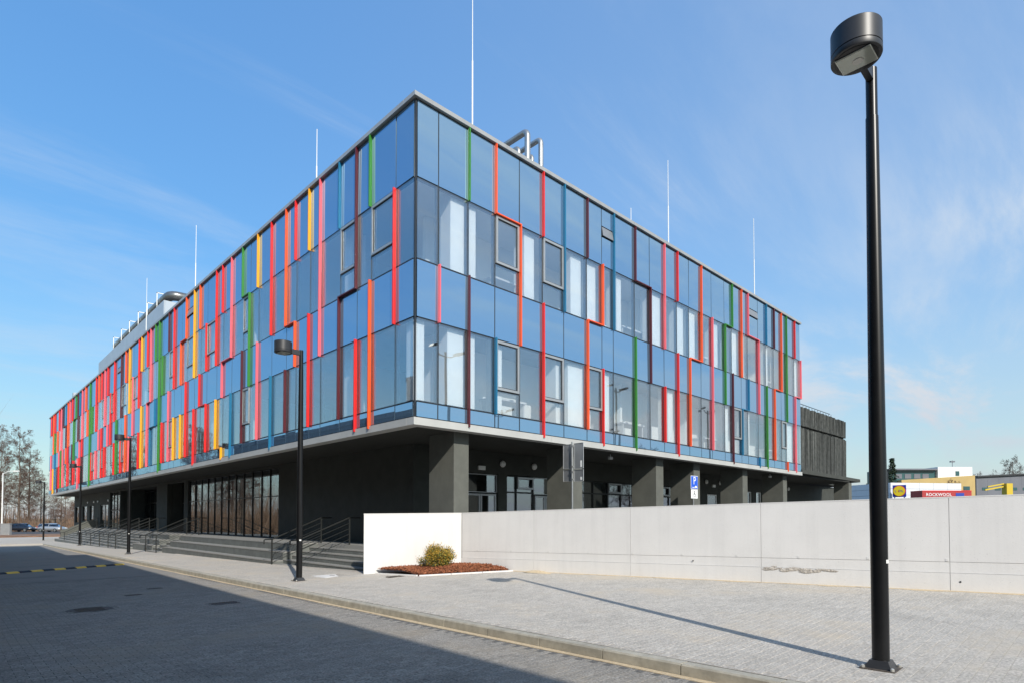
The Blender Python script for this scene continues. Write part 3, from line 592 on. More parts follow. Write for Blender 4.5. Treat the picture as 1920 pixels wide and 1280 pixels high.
def facade(side, U, wins, vents, fins, jogs):
    n = len(U)-1
    for i in range(n):
        u0, u1 = U[i], U[i+1]
        if i == 0: u0 = .055
        for r_ in range(5):
            z1, z0 = LV_[r_], LV_[r_+1]
            if r_ in (0, 2, 4):
                if r_ == 0 and i in vents:
                    zv1, zv0 = z1-.32*(z1-z0), z1-.50*(z1-z0)
                    pane(side, u0, u1, zv1, z1, 'spandrel_panel', M['spandrel']); pane(side, u0, u1, z0, zv0, 'spandrel_panel', M['spandrel'])
                    f = thing('vent_flap', (0,0,0), None, None); f.parent = bld; f.location = -Vector(bld.location)
                    m = MB(); h = zv1-zv0
                    if side == 'R': m.add([(u0+.03,-.003,zv1-.02),(u1-.03,-.003,zv1-.02),(u1-.03,-.06,zv0+.03),(u0+.03,-.06,zv0+.03),(u0+.03,.02,zv1-.02),(u1-.03,.02,zv1-.02),(u1-.03,-.04,zv0+.02),(u0+.03,-.04,zv0+.02)], [(0,3,2,1),(4,5,6,7),(0,1,5,4),(1,2,6,5),(2,3,7,6),(3,0,4,7)])
                    else: m.add([(-.003,u0+.03,zv1-.02),(-.003,u1-.03,zv1-.02),(-.06,u1-.03,zv0+.03),(-.06,u0+.03,zv0+.03),(.02,u0+.03,zv1-.02),(.02,u1-.03,zv1-.02),(-.04,u1-.03,zv0+.02),(-.04,u0+.03,zv0+.02)], [(0,1,2,3),(7,6,5,4),(4,5,1,0),(5,6,2,1),(6,7,3,2),(7,4,0,3)])
                    m.build('flap', M['signback'], f)
                    fbox(side, u0+.02, u1-.02, .03, .05, zv0+.01, zv1-.01).build('opening', M['joint'], f)
                else: pane(side, u0, u1, z0, z1, 'spandrel_panel', M['spandrel'])
            elif (i, r_) in wins:
                zt = z1-.68*(z1-z0); w = thing('window', (0,0,0), None, None); w.parent = bld; w.location = -Vector(bld.location)
                a, b, c, d = u0+.03, u1-.03, zt+.02, z1-.03; fw_ = .075
                m = MB(); fbox(side, a, b, -.035, .03, d-fw_, d, m); fbox(side, a, b, -.035, .03, c, c+fw_, m); fbox(side, a, a+fw_, -.035, .03, c+fw_, d-fw_, m); fbox(side, b-fw_, b, -.035, .03, c+fw_, d-fw_, m)
                m.build('frame', M['alu'], w)
                m = MB(); e = fw_+.002; g2 = .022; fbox(side, a+e, b-e, -.012, .025, d-e-g2, d-e, m); fbox(side, a+e, b-e, -.012, .025, c+e, c+e+g2, m); fbox(side, a+e, a+e+g2, -.012, .025, c+e+g2, d-e-g2, m); fbox(side, b-e-g2, b-e, -.012, .025, c+e+g2, d-e-g2, m)
                m.build('seal', M['joint'], w)
                pane(side, a+e+g2-G_, b-e-g2+G_, c+e+g2-G_, d-e-g2+G_, 'pane', M['vision'], w, d=.004)
                pane(side, u0, u1, z0, zt, 'window_pane', M['vision'])
                fbox(side, u0+.045, u1-.045, .02, .10, zt-.03, zt+.03).build('transom', M['joint'], bld)
            else: pane(side, u0, u1, z0, z1, 'window_pane', M['vision'])
    for u in U[1:]:
        if u == U[-1]: fbox(side, u-.05, u+.012, .012, .12, LV_[5], LV_[0]).build('mullion', M['alu'], bld)
        else: fbox(side, u-.042, u+.042, .014, .12, LV_[5]+.001, LV_[0]).build('mullion', M['joint'], bld)
    for z in LV_: fbox(side, .12, U[-1]-.06, .018, .11, z-.04, z+.04).build('transom', M['joint'], bld)
    prof = [(.004,-.018),(.034,-.018),(.038,-.010),(.052,-.010),(.057,-.023),(.100,-.023),(.100,.023),(.057,.023),(.052,.010),(.038,.010),(.034,.018),(.004,.018)]
    cache = {}
    P = Vector(bld.location)
    for (c, a, b, k) in fins:
        z1 = LV_[a]-(.005 if a == 0 else 0)+(.02 if a else 0); z0 = LV_[b]-.02 if b < 5 else 4.20
        key = (a, b, k)
        if key not in cache:
            m = MB(); L = z1-z0
            V = [((w, -p, z) if side == 'R' else (-p, w, z)) for z in (0, L) for (p, w) in prof]; n_ = len(prof)
            F = [tuple(range(n_)), tuple(range(2*n_-1, n_-1, -1))]+[((q+1) % n_, q, q+n_, (q+1) % n_+n_) for q in range(n_)]
            if side == 'L': F = [f[::-1] for f in F]
            me = bpy.data.meshes.new('fin'); me.from_pydata(V, [], F); me.materials.append(FIN[k]); me.update(); cache[key] = me
        o = bpy.data.objects.new('fin', cache[key]); col.objects.link(o); o.parent = bld
        u = U[c]-(.03 if c == len(U)-1 else 0)
        o.location = Vector((u, 0, z0) if side == 'R' else (0, u, z0))-P
    for (c, d, l, k) in jogs:
        a, b = sorted((U[c], U[d])); z = LV_[l]
        m = fbox(side, a+.0235, b-.0235, -.099, -.004, z-.0185, z+.0185); m.build('fin', FIN[k], bld)
facade('R', RX, set(right_win), set(right_vent), right_fins, right_jogs)
facade('L', LY, set(left_win), set(left_vent), left_fins, left_jogs)
MB().box(.012,.05,.012,.05,4.3,12.95).build('corner_post', M['joint'], bld)
# coping and fascia in lengths
def lengths(a, b, step):
    n = max(1, round((b-a)/step)); return [(a+(b-a)*i/n+.003, a+(b-a)*(i+1)/n-.003) for i in range(n)]
for (a, b) in lengths(-.09, BX+.08, 3.4): MB().box(a, b, -.09, .45, 12.965, 13.085).build('coping', M['coping'], bld)
for (a, b) in lengths(.452, BY+.08, 3.4): MB().box(-.09, .45, a, b, 12.965, 13.085).build('coping', M['coping'], bld)
for (a, b) in lengths(-.05, BX+.03, 5.5): MB().box(a, b, -.05, .30, 4.085, 4.285).build('fascia', M['fascia'], bld)
for (a, b) in lengths(.302, BY+.03, 5.5): MB().box(-.05, .30, a, b, 4.085, 4.285).build('fascia', M['fascia'], bld)
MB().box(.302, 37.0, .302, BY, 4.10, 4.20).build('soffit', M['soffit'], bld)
# slabs, inner walls and columns seen through the panes
MB().box(.16, BX-.06, .16, BY-.06, 4.21, 4.62).build('floor_slab', M['floor_int'], bld)
MB().box(.16, BX-.06, .16, BY-.06, 7.10, 8.42).build('floor_slab', M['floor_int'], bld)
MB().box(.16, BX-.06, .16, BY-.06, 10.95, 12.80).build('roof_slab', M['ceil_int'], bld)
MB().box(.46, BX-.06, .46, BY-.06, 12.805, 12.93).build('roof', M['roofing'], bld)
MB().box(BX-.05, BX+.02, .14, BY, 4.21, 12.955).build('wall', M['wall_grey'], bld)
MB().box(.14, BX-.06, BY-.05, BY+.02, 4.21, 12.955).build('wall', M['wall_grey'], bld)
for (z0, z1) in ((4.625, 7.095), (8.425, 10.945)):
    MB().box(5.2, 5.35, 1.95, BY-.1, z0, z1).build('inner_wall', M['dim_int'], bld); MB().box(1.6, BX-.1, 1.75, 1.9, z0, z1).build('inner_wall', M['white_int'], bld)
    for (x, x1) in (((1.32,1.86),(2.02,2.27),(4.32,4.78),(6.62,7.18),(7.42,8.02),(9.3,9.6),(11.6,12.34),(13.66,14.2),(14.5,15.2),(17.0,17.35),(18.6,19.3),(19.6,20.1),(22.6,23.0),(24.5,25.0),(26.4,27.05)) if z0 > 8 else ((.16,.42),(1.22,1.80),(1.96,2.24),(3.1,3.34),(5.84,6.04),(6.46,7.26),(8.3,8.82),(12.9,13.3),(17.85,18.35),(20.3,20.7),(25.25,26.24),(26.46,27.05))):
        MB().box(x, x1, .15, .62, z0, z1).build('inner_column', M['white_int'], bld)
    for x in ((2.0, 8.3, 12.3, 15.4, 20.5, 24.2) if z0 > 8 else (1.5, 7.6, 11.0, 16.2, 21.9, 26.2)):
        MB().box(x, x+.12, 1.2, 1.74, z0, z1).build('partition', M['white_int'], bld)
    for y in (4.2, 13.0, 17.4, 24.0, 31.0, 38.0, 46.0, 54.0, 63.0):
        MB().box(.45, .95, y, y+.46, z0, z1).build('inner_column', M['white_int'], bld)
        MB().box(1.2, 5.15, y+1.6, y+1.72, z0, z1).build('partition', M['white_int'], bld)
    # window-sill desks and a ceiling light strip, dark specks that break the empty rooms
    for x in (3.3, 10.2, 16.6, 23.6): MB().box(x, x+1.5, .5, 1.2, z0+.70, z0+.76).box(x+.05, x+.1, .55, 1.1, z0, z0+.7).box(x+1.4, x+1.45, .55, 1.1, z0, z0+.7).build('desk', M['ceil_int'], bld)
# colonnade columns
for x in (1.68, 7.0, 12.40, 15.5, 20.45, 25.6):
    MB().box(x, x+.56, .42, 1.62, -.2, 4.098).build('column', M['plaster_lit'], bld)
MB().box(37.2, 37.85, .42, 1.4, -.2, 4.098).build('column', M['plaster_lit'], bld)
# ---- ground floor walls with openings
def wall_open(side, plane, u0, u1, z0, z1, th, ops, mt):
    us = sorted({u0, u1, *[o_[0] for o_ in ops], *[o_[1] for o_ in ops]})
    for a, b in zip(us[:-1], us[1:]):
        here = sorted([(o_[2], o_[3]) for o_ in ops if o_[0] <= a+1e-6 and o_[1] >= b-1e-6]); z = z0
        for (p, q) in here:
            if p > z+1e-4: fbox2(side, plane, a, b, th, z, p).build('wall', mt, bld)
            z = q
        if z < z1-1e-4: fbox2(side, plane, a, b, th, z, z1).build('wall', mt, bld)
def fbox2(side, plane, u0, u1, th, z0, z1, m=None, back=0.0):
    m = m or MB()
    return m.box(u0, u1, plane+back, plane+back+th, z0, z1) if side == 'R' else m.box(plane+back, plane+back+th, u0, u1, z0, z1)
def glazing(side, plane, U, Z, fr=.06, mt=None, post=None, name='glazing'):
    """a framed glazed screen: U mullion positions, Z rail heights"""
    mt = mt or M['alu']; w = thing(name, (0,0,0), None, None); w.parent = bld; w.location = -Vector(bld.location); h = fr/2
    for i, u in enumerate(U): fbox2(side, plane, u-h, u+h, .09, Z[0], Z[-1], back=.06).build('mullion', mt, w)
    for z in Z:
        for a, b in zip(U[:-1], U[1:]): fbox2(side, plane, a+h, b-h, .08, max(Z[0], z-h), min(Z[-1], z+h), back=.065).build('rail', mt, w)
    for a, b in zip(U[:-1], U[1:]):
        for p, q in zip(Z[:-1], Z[1:]):
            c = fbox2(side, plane, a+h, b-h, .02, p+h, q-h, back=.10)
            c.build('pane', M['shopglass'], w)
    return w
def door(side, plane, u0, u1, z0, z1, mt, leafs=2):
    w = thing('door', (0,0,0), None, None); w.parent = bld; w.location = -Vector(bld.location); n = leafs; f = .07
    for k in range(n):
        a, b = u0+(u1-u0)*k/n+.01, u0+(u1-u0)*(k+1)/n-.01
        m = MB(); fbox2(side, plane, a, a+f, .06, z0, z1, m, .03); fbox2(side, plane, b-f, b, .06, z0, z1, m, .03); fbox2(side, plane, a+f, b-f, .06, z1-f, z1, m, .03); fbox2(side, plane, a+f, b-f, .06, z0, z0+.12, m, .03); m.build('frame', mt, w)
        fbox2(side, plane, a+f, b-f, .02, z0+.12, z1-f, back=.05).build('pane', M['shopglass'], w)
        hx = b-f-.05 if k == 0 else a+f+.02
        fbox2(side, plane, hx, hx+.03, .05, z0+.8, z0+1.3, back=-.04).build('handle', M['alu'], w)
PF = 0.36
rops = [(4.55,6.29,PF,3.27),(6.74,9.66,PF,3.27),(11.0,16.2,PF,3.27),(16.35,19.62,PF,3.27),(22.62,23.83,PF,3.0),(27.8,28.5,1.2,3.3),(29.13,29.95,1.2,3.3),(30.62,31.47,1.2,3.3),(33.5,34.2,1.2,3.3)]
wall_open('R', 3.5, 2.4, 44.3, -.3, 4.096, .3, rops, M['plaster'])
glazing('R', 3.5, [4.58,6.26], [2.55,3.24]); door('R', 3.5, 4.62, 6.22, PF, 2.5, M['alu'])
glazing('R', 3.5, [6.78,7.32,8.27], [PF,2.6,3.24], mt=M['darkframe']); glazing('R', 3.5, [8.30,9.63], [2.55,3.24]); door('R', 3.5, 8.34, 9.6, PF, 2.5, M['alu'])
glazing('R', 3.5, [11.03,12.19,13.26,14.31,15.37,16.17], [PF,1.4,2.70,3.24], mt=M['darkframe']); glazing('R', 3.5, [16.38,17.4,18.6,19.59], [PF,1.4,2.7,3.24], mt=M['darkframe'])
for (a, b) in ((7.34,8.25),(13.28,14.29),(15.39,16.15),(17.42,18.58)):
    w = MB(); w.box(a, b, 3.49, 3.555, 2.74, 2.81); w.box(a, b, 3.49, 3.555, 3.14, 3.21); w.box(a, a+.07, 3.49, 3.555, 2.81, 3.14); w.box(b-.07, b, 3.49, 3.555, 2.81, 3.14); w.build('window_frame', M['alu'], bld)
dr = door('R', 3.5, 22.66, 23.8, PF, 2.96, M['whitemetal'], 1)
for (a, b) in ((27.8,28.5),(29.13,29.95),(30.62,31.47),(33.5,34.2)): glazing('R', 3.5, [a+.04, b-.04], [1.22,2.3,3.28], mt=M['whitemetal'], fr=.09)
def wall_lamp(x, y, z, nx, ny, r_=.14, sc_=1):
    w = thing('wall_lamp', (0,0,0), None, None); w.parent = bld; w.location = -Vector(bld.location); n = Vector((nx, ny, 0)); c = Vector((x, y, z))
    MB().tube([c, c+n*.03], r_, 16).build('base', M['lampgrey'], w); m = MB(); rr = [r_*.93, r_*.93, r_*.8, r_*.45, .01]; dd = [.03, .06, .10, .125, .13]
    m.tube([c+n*d_ for d_ in dd], rr, 16).build('shade', M['light_glow'], w)
for x in (6.48, 8.23, 22.44, 24.1, 34.3): wall_lamp(x, 3.5, 3.67, 0, -1)
for x in (5.42, 9.29, 23.32): MB().box(x-.16, x+.16, 3.43, 3.498, 3.38, 3.53).build('exit_light', M['light_glow'], bld)
for x in (9.9, 25.0): MB().obox((x, .9, 3.95), (.09, 0, 0), (0, .05, .0), (0, 0, .05)).box(x-.012, x+.012, .89, .91, 3.99, 4.098).build('camera_unit', M['whitemetal'], bld)
# left side
PT = 0.65
lops = [(14.5,28.55,PT,3.98),(29.4,33.3,PT,3.98),(36.1,48.1,PT,3.98),(48.3,52.4,PT,3.98),(53.2,56.9,PT,2.9),(60.5,62.6,1.3,2.9),(64.2,66.8,1.3,2.9),(69.3,71.6,1.1,2.9)]
wall_open('L', 2.4, 3.802, 72.3, -1.2, 4.096, .3, lops, M['plaster'])
glazing('L', 2.4, [14.55,15.68,16.74,17.92,19.1,20.27,21.42,22.55,23.72,24.87,26.06,27.32,28.5], [PT,2.64,3.96], mt=M['darkframe'], fr=.04)
glazing('L', 3.3, [29.4,30.4,31.4,32.35,33.3], [PT,2.64,3.96], mt=M['darkframe'], fr=.06)
glazing('L', 4.3, [36.1,37.4,38.8,41.6,43.0,45.0,46.6,48.1], [PT,2.9,3.96], mt=M['darkframe'], fr=.08)
door('L', 4.2, 38.9, 41.5, PT, 2.85, M['darkframe']); door('L', 3.2, 30.5, 32.3, PT, 2.6, M['darkframe'])
glazing('L', 2.4, [48.35,49.7,51.05,52.35], [PT,2.3,3.96], mt=M['darkframe'], fr=.06)
glazing('L', 2.4, [53.25,55.1,56.95], [PT,2.88], mt=M['alu'], fr=.08)
for (a, b) in ((60.5,62.6),(64.2,66.8)): glazing('L', 2.4, [a+.03, b-.03], [1.32,2.88], mt=M['darkframe'])
glazing('L', 2.4, [69.33,71.57], [1.12,2.88], mt=M['darkframe'])
for y in (52.9, 57.9, 60.0, 63.4, 67.6): wall_lamp(2.4, y, 3.25, -1, 0, .11)
MB().box(2.6, 2.9, 36.0-.18, 36.1, PT, 4.096).build('wall', M['plaster'], bld); MB().box(2.71, 4.3, 33.32, 36.08, PT, 4.096).build('wall', M['plaster'], bld); MB().box(2.71, 4.3, 48.12, 48.28, PT, 4.096).build('wall', M['plaster'], bld); MB().box(2.71, 3.4, 29.1, 29.38, PT, 4.096).build('wall', M['plaster'], bld)
MB().box(2.72, 27, 3.81, 72.2, .40, .645).build('lobby_floor', M['floor_int'], bld)
MB().box(9.4, 9.6, 3.81, 72, .65, 4.06).build('inner_wall', M['wall_grey'], bld); MB().box(9.62, 36.9, 8.0, 8.15, .65, 4.06).build('inner_wall', M['wall_grey'], bld)
MB().box(2.72, 9.38, 14.2, 14.35, .65, 4.06).build('inner_wall', M['wall_grey'], bld); MB().box(2.72, 9.38, 52.5, 52.65, .65, 4.06).build('inner_wall', M['plaster'], bld)
for y in (17.6, 24.6, 31.6): MB().tube([(4.1, y, .65), (4.1, y, 4.06)], .26, 20).build('inner_column', M['white_int'], bld)
MB().box(5.6, 6.3, 18.6, 22.4, .65, 1.75).build('reception_desk', M['wall_grey'], bld)
MB().box(36.9, 37.0, .45, 8, -.2, 4.096).build('wall', M['plaster'], bld) if False else None
# ---- roof things
def rod(x, y, z1):
    w = thing('lightning_rod', (0,0,0), None, None); w.parent = bld; w.location = -Vector(bld.location)
    MB().lathe((x, y, 12.935), [(.16, 0), (.16, .10), (.05, .12)], 12).build('foot', M['concrete'], w)
    MB().tube([(x, y, 13.05), (x, y, 13.05+(z1-13.05)*.55)], .026, 6).build('pole', M['whitemetal'], w)
    MB().tube([(x, y, 13.05+(z1-13.05)*.55), (x, y, z1)], [.016, .012], 6).build('tip', M['whitemetal'], w)
for (x, y, z) in ((2.77,.9,18.4),(14.3,.9,17.7),(23.2,.9,18.2),(11.39,.9,14.45),(.9,7.73,16.2),(.9,22.3,17.75),(.9,33.05,17.95)): rod(x, y, z)
def rpipe(pts, r_, name, mt, n=14):
    m = MB(); P = [Vector(p) for p in pts]; Q = [P[0]]
    for i in range(1, len(P)-1):   # rounded bends
        a, b, c = P[i-1], P[i], P[i+1]; R_ = r_*2.0
        p, q = b+(a-b).normalized()*R_, b+(c-b).normalized()*R_
        for t in (0, .25, .5, .75, 1): Q.append(p*(1-t)**2+b*2*t*(1-t)+q*t*t)
    Q.append(P[-1]); m.tube(Q, r_, n); return m
for (x, y, zt, yl, rr) in ((6.88, 2.5, 16.40, 6.5, .115), (7.63, 2.5, 16.42, 7.5, .10)):
    rpipe([(x, y, 12.93), (x, y, zt), (x, yl, zt), (x, yl, 12.93)], rr, 'pipe', M['steel']).build('vent_pipe', M['steel'], bld)
    rpipe([(x+.02, y+.5, 12.93), (x+.02, y+.5, zt-.42), (x+.02, yl-.4, zt-.42), (x+.02, yl-.4, 12.93)], rr*.8, 'pipe', M['duct']).build('vent_pipe', M['steel'], bld)
ps = thing('plant_room', (0,0,0), None, None); ps.parent = bld; ps.location = -Vector(bld.location)
for (a, b) in lengths(33.3, 56.6, 2.6): MB().box(2.0, 2.06, a, b, 12.94, 16.78).build('panel', M['screen'], ps)
MB().box(2.07, 6.5, 33.3, 33.36, 12.94, 16.78).build('panel', M['screen'], ps); MB().box(2.07, 6.5, 56.5, 56.56, 12.94, 16.78).build('panel', M['screen'], ps); MB().box(2.07, 6.5, 33.37, 56.49, 16.4, 16.7).build('roof', M['roofing'], ps)
du = thing('roof_duct', (0,0,0), None, None); du.parent = bld; du.location = -Vector(bld.location)
rpipe([(2.5, 51.2, 17.36), (2.5, 33.6, 17.36), (5.6, 33.6, 17.36), (5.6, 33.6, 16.6)], .33, 'duct', M['duct'], 18).build('pipe', M['duct'], du)
rpipe([(2.95, 46.5, 16.95), (2.95, 34.4, 16.95), (5.2, 34.4, 16.95)], .11, 'duct', M['steel'], 10).build('pipe', M['duct'], du)
for y in (50.4, 47.2, 44.2, 41.2, 38.4, 35.6):
    m = MB()
    for (a, b) in (((2.10,16.80),(2.10,17.95)),((2.10,17.95),(2.95,17.95)),((2.95,17.95),(2.95,16.80)),((2.10,16.96),(2.95,16.96))): m.obox(((a[0]+b[0])/2, y, (a[1]+b[1])/2), (abs(b[0]-a[0])/2+.028, 0, 0), (0, .028, 0), (0, 0, abs(b[1]-a[1])/2+.028))
    m.build('bracket', M['whitemetal'], du)
MB().box(.6, 1.2, 60.9, 61.6, 12.94, 14.35).build('roof_box', M['screen'], bld)

# ---- annex with weathered slats at the far right
an = thing('slatted_annex', (31.5, 3, 4.4), 'dark weathered slatted block on a thin canopy at the building end', 'building')
MB().box(BX+.03, 36.9, .62, 9, 4.46, 8.30).build('wall', M['soffit'], an)
V = []; F = []; T = []; rg = random.Random(9)
x = BX+.04
while x < 36.95:
    w = rg.uniform(.018, .04)
    for (z0, z1) in ((4.46, 7.12), (7.22, 8.42)):
        d = rg.uniform(.04, .10); za, zb = z0+rg.uniform(0, .05), z1-rg.uniform(0, .12); n0 = len(V)
        V += [(x,.42+d,za),(x+w,.42+d,za),(x+w,.60,za),(x,.60,za),(x+rg.gauss(0,.01),.42+d+rg.gauss(0,.02),zb),(x+w,.42+d+rg.gauss(0,.02),zb),(x+w,.60,zb),(x,.60,zb)]
        for f in ((0,3,2,1),(4,5,6,7),(0,1,5,4),(1,2,6,5),(3,0,4,7)): F.append([n0+q for q in f])
        T += [rg.random()]*5
    x += w+rg.uniform(.002, .012)
tag(np_mesh('slats', V, F, M['lattice'], an, tone=T), kind='stuff')
for y0 in (.3,): MB().tube([(BX+.1, .5, 8.55), (33.8, .5, 8.55)], .02, 6).build('top_rail', M['darkframe'], an)
for k in range(14): MB().tube([(BX+.3+k*.5, .5, 8.3), (BX+.3+k*.5, .5, 8.55)], .012, 5).build('rail_post', M['darkframe'], an)
MB().prism([(BX+.04,-.05),(39.6,.35),(41,3.0),(45.5,3.4),(45.5,9),(BX+.04,9)], 4.22, 4.44).build('canopy', M['plaster'], an)

# ================================================================== STEPS AND TERRACE
tag(MB().box(1.3, 2.4, 1.2, 58.0, -1.3, PT).build('terrace', M['granite']), kind='structure', label='paved terrace at the top of the entrance steps')
def flight(name, y0, y1, n, label, rise=.142, run=.33):
    t = thing(name, (0, (y0+y1)/2, gz(y0)), label, 'steps')
    for k in range(1, n):
        z = PT-rise*k; xb = 1.3-run*(k-1)-.002; xa = 1.3-run*k
        MB().box(xa, xb, y0+.004, y1-.004, -1.2, z-.031).build('riser', M['granite_shaded'], t)
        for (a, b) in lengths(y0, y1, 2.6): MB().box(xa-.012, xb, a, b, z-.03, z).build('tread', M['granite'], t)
    return t
flight('steps', 1.35, 8.2, 6, 'flight of grey stone steps beside the short white wall')
flight('steps', 22.75, 24.9, 7, 'narrow flight of steps between the two seating tiers')
flight('steps', 29.4, 58.0, 8, 'widest flight of steps with many handrails at the far entrance')
def tiers(y0, y1, label):
    t = thing('seating_tiers', (0, (y0+y1)/2, gz(y0)), label, 'seating steps')
    for (xa, xb, z) in ((.46, 1.298, PT), (-.04, .458, .365), (-.42, -.042, .06)):
        MB().box(xa, xb, y0+.004, y1-.004, -1.2, z-.041).build('riser', M['granite_shaded'], t)
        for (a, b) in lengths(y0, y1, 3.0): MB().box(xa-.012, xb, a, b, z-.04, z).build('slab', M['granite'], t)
tiers(8.2, 22.75, 'long low seating tiers in front of the ground floor glazing'); tiers(24.9, 29.4, 'short low seating tiers left of the narrow steps')
m = MB(); V = []
for y in (58.02, 58.27): V += [(-.55, y, -1.3), (2.398, y, -1.3), (2.398, y, 1.42), (1.6, y, 1.36), (-.2, y, .50), (-.55, y, .44)]
m.add(V, [(0,1,2,3,4,5), (11,10,9,8,7,6)]+[((k+1) % 6, k, k+6, (k+1) % 6+6) for k in range(6)]); m.build('stair_cheek_wall', M['plaster_lit'], bld)
def handrail(y, xf, label, n=0):
    t = thing('handrail', (xf, y, gz(y)), label, 'handrail', 'handrails on the entrance steps'); zb = gz(y); xt = 1.36
    P0 = Vector((xf, y, zb+.92)); P1 = Vector((xt, y, PT+.95))
    MB().box(xf-.022, xf+.022, y-.022, y+.022, zb-.05, zb+.90).build('post', M['darkframe'], t)
    MB().box(xt-.022, xt+.022, y-.022, y+.022, PT-.05, PT+.92).build('post', M['darkframe'], t)
    MB().tube([P0+Vector((-.28, 0, -.16)), P0+Vector((-.28, 0, -.02)), P0+Vector((-.24,0,0)), P0, P1, P1+Vector((.42, 0, .0))], .026, 8).build('top_rail', M['darkframe'], t)
    for k in (1, 2, 3, 4):
        d = Vector((0, 0, -.19*k)); MB().tube([P0+d+Vector((0,0,.02)), P1+d+Vector((0,0,.0))], .011, 6).build('bar', M['darkframe'], t)
for (y, xf, lb) in ((8.05, -.50, 'black handrail at the left edge of the steps by the white wall'), (5.9, -.50, 'black handrail in the middle of the steps by the white wall'), (22.7, -.72, 'black handrail on the right side of the narrow steps'), (24.9, -.72, 'black handrail on the left side of the narrow steps'),
                    (31.2, -1.0, 'first black handrail of the far wide steps, beside the seating tiers'), (33.4, -1.0, 'second black handrail of the far wide steps'), (36.3, -1.0, 'third black handrail of the far wide steps'), (39.6, -1.0, 'fourth black handrail of the far wide steps'), (43.4, -1.0, 'fifth black handrail of the far wide steps'), (52.1, -1.0, 'last black handrail of the far wide steps, nearest the ramp wall')):
    handrail(y, xf, lb)

# ================================================================== STREET LAMPS
def lamp(x, y, H, label, tilt=0):
    z = gz(y, x); t = thing('street_lamp', (x, y, z), label, 'street lamp', 'black street lamps along the kerb')
    m = MB(); h = .115
    m.add([(x-h,y-h,z+.012),(x+h,y-h,z+.012),(x+h,y+h,z+.012),(x-h,y+h,z+.012),(x-.08,y-.08,z+.085),(x+.08,y-.08,z+.085),(x+.08,y+.08,z+.085),(x-.08,y+.08,z+.085)], [(0,3,2,1),(4,5,6,7),(0,1,5,4),(1,2,6,5),(2,3,7,6),(3,0,4,7)]); m.build('base_cover', M['lampgrey'], t)
    MB().box(x-.15,x+.15,y-.15,y+.15,z-.04,z+.011).build('base_plate', M['iron'], t)
    for (i, j) in ((-1,-1),(1,-1),(1,1),(-1,1)): MB().lathe((x+i*.125, y+j*.125, z+.011), [(.018,0),(.018,.022),(.008,.03)], 8).build('bolt', M['bolt'], t)
    MB().tube([(x, y, z+.03), (x, y, z+2.0)], .0755, 24).build('lower_pole', M['black'], t)
    MB().tube([(x, y, z+2.0), (x, y, z+H-.50)], [.0752, .056], 24).build('pole', M['black'], t)
    MB().tube([(x, y, z+H-.50), (x, y, z+H-.01)], .051, 20).build('pole_top', M['black'], t)
    MB().box(x-.285, x-.02, y-.03, y+.03, z+H-.145, z+H-.02).build('arm', M['lampgrey'], t)
    hx = x-.475; r_ = .214; zb = z+H-.165
    hd = MB().lathe((hx, y, zb), [(r_-.03, .0), (r_-.003, .0), (r_, .006), (r_, .05), (r_-.006, .053), (r_-.006, .059), (r_, .062), (r_, .270), (r_-.005, .276), (.02, .278)], 64).build('head', M['lampgrey'], t)
    MB().lathe((hx, y, zb-.004), [(.10, 0.0), (r_-.032, 0.0), (r_-.032, .02)], 40).build('rim', M['black'], hd)
    a, b = .142, .115
    MB().box(hx-b-.008, hx+b+.008, y-a-.008, y+a+.008, zb-.012, zb-.005).build('lens_rim', M['lensrim'], hd)
    MB().box(hx-b, hx+b, y-a, y+a, zb-.016, zb-.0125).build('lens', M['lens'], hd)
    MB().lathe((hx+.01, y-.01, zb-.022), [(.02, 0), (.042, .0), (.048, .0055)], 20).build('bulb_reflector', M['bolt'], hd)
    a0 = math.radians(225); pts = [(x+(.0768)*math.cos(a0+q*.16), y+(.0768)*math.sin(a0+q*.16)) for q in (2, 3, 4, 5, 6)]
    m = MB(); zs = z+1.02; V = [(p[0], p[1], zz_) for zz_ in (zs, zs+.035) for p in pts]; m.add(V, [(q, q+1, q+6, q+5) for q in range(4)]); m.build('sticker', M['sticker'], t)
lamp(-2.495, -11.485, 5.93, 'tall black street lamp in the right foreground')
lamp(-2.43, 1.56, 5.93, 'black street lamp beside the steps and the white wall')
lamp(-2.08, 22.15, 5.93, 'black street lamp third from the camera along the kerb')
lamp(-1.47, 40.93, 5.93, 'black street lamp fourth from the camera along the kerb')
lamp(-1.38, 62.71, 5.93, 'farthest black street lamp past the end of the building steps')

# ================================================================== SIGNS
sg = thing('traffic_sign', (5.85, -.55, .3), 'grey backs of traffic signs on a galvanised post behind the wall', 'traffic sign')
MB().tube([(5.85, -.55, .2), (5.85, -.55, 4.09)], .032, 12).build('post', M['steel'], sg)
for (ya, yb, za, zb) in ((-1.0,-.60,3.20,4.04),(-1.0,-.60,2.78,3.17),(-.50,-.14,3.22,4.03),(-.50,-.14,2.80,3.19)):
    pl = MB().box(5.885, 5.892, ya+.008, yb-.008, za+.008, zb-.008).build('plate', M['signback'], sg)
    m = MB(); m.box(5.872,5.896,ya,yb,zb-.012,zb); m.box(5.872,5.896,ya,yb,za,za+.012); m.box(5.872,5.896,ya,ya+.012,za+.012,zb-.012); m.box(5.872,5.896,yb-.012,yb,za+.012,zb-.012); m.build('rim', M['signrim'], pl)
    if ya < -.8: MB().box(5.882,5.8845,ya+.06,ya+.13,za+.05,za+.05+.25*(zb-za)).build('sticker', M['sticker'], pl)
for z in (2.86, 3.1, 3.28, 3.95): MB().box(5.815,5.884,-.60,-.50,z-.02,z+.02).build('clamp', M['steel'], sg)
pk = thing('parking_sign', (14.7, -.05, .3), 'blue and white parking sign with a disabled symbol plate', 'traffic sign')
MB().tube([(14.7, .0, .2), (14.7, .0, 3.38)], .03, 10).build('post', M['steel'], pk)
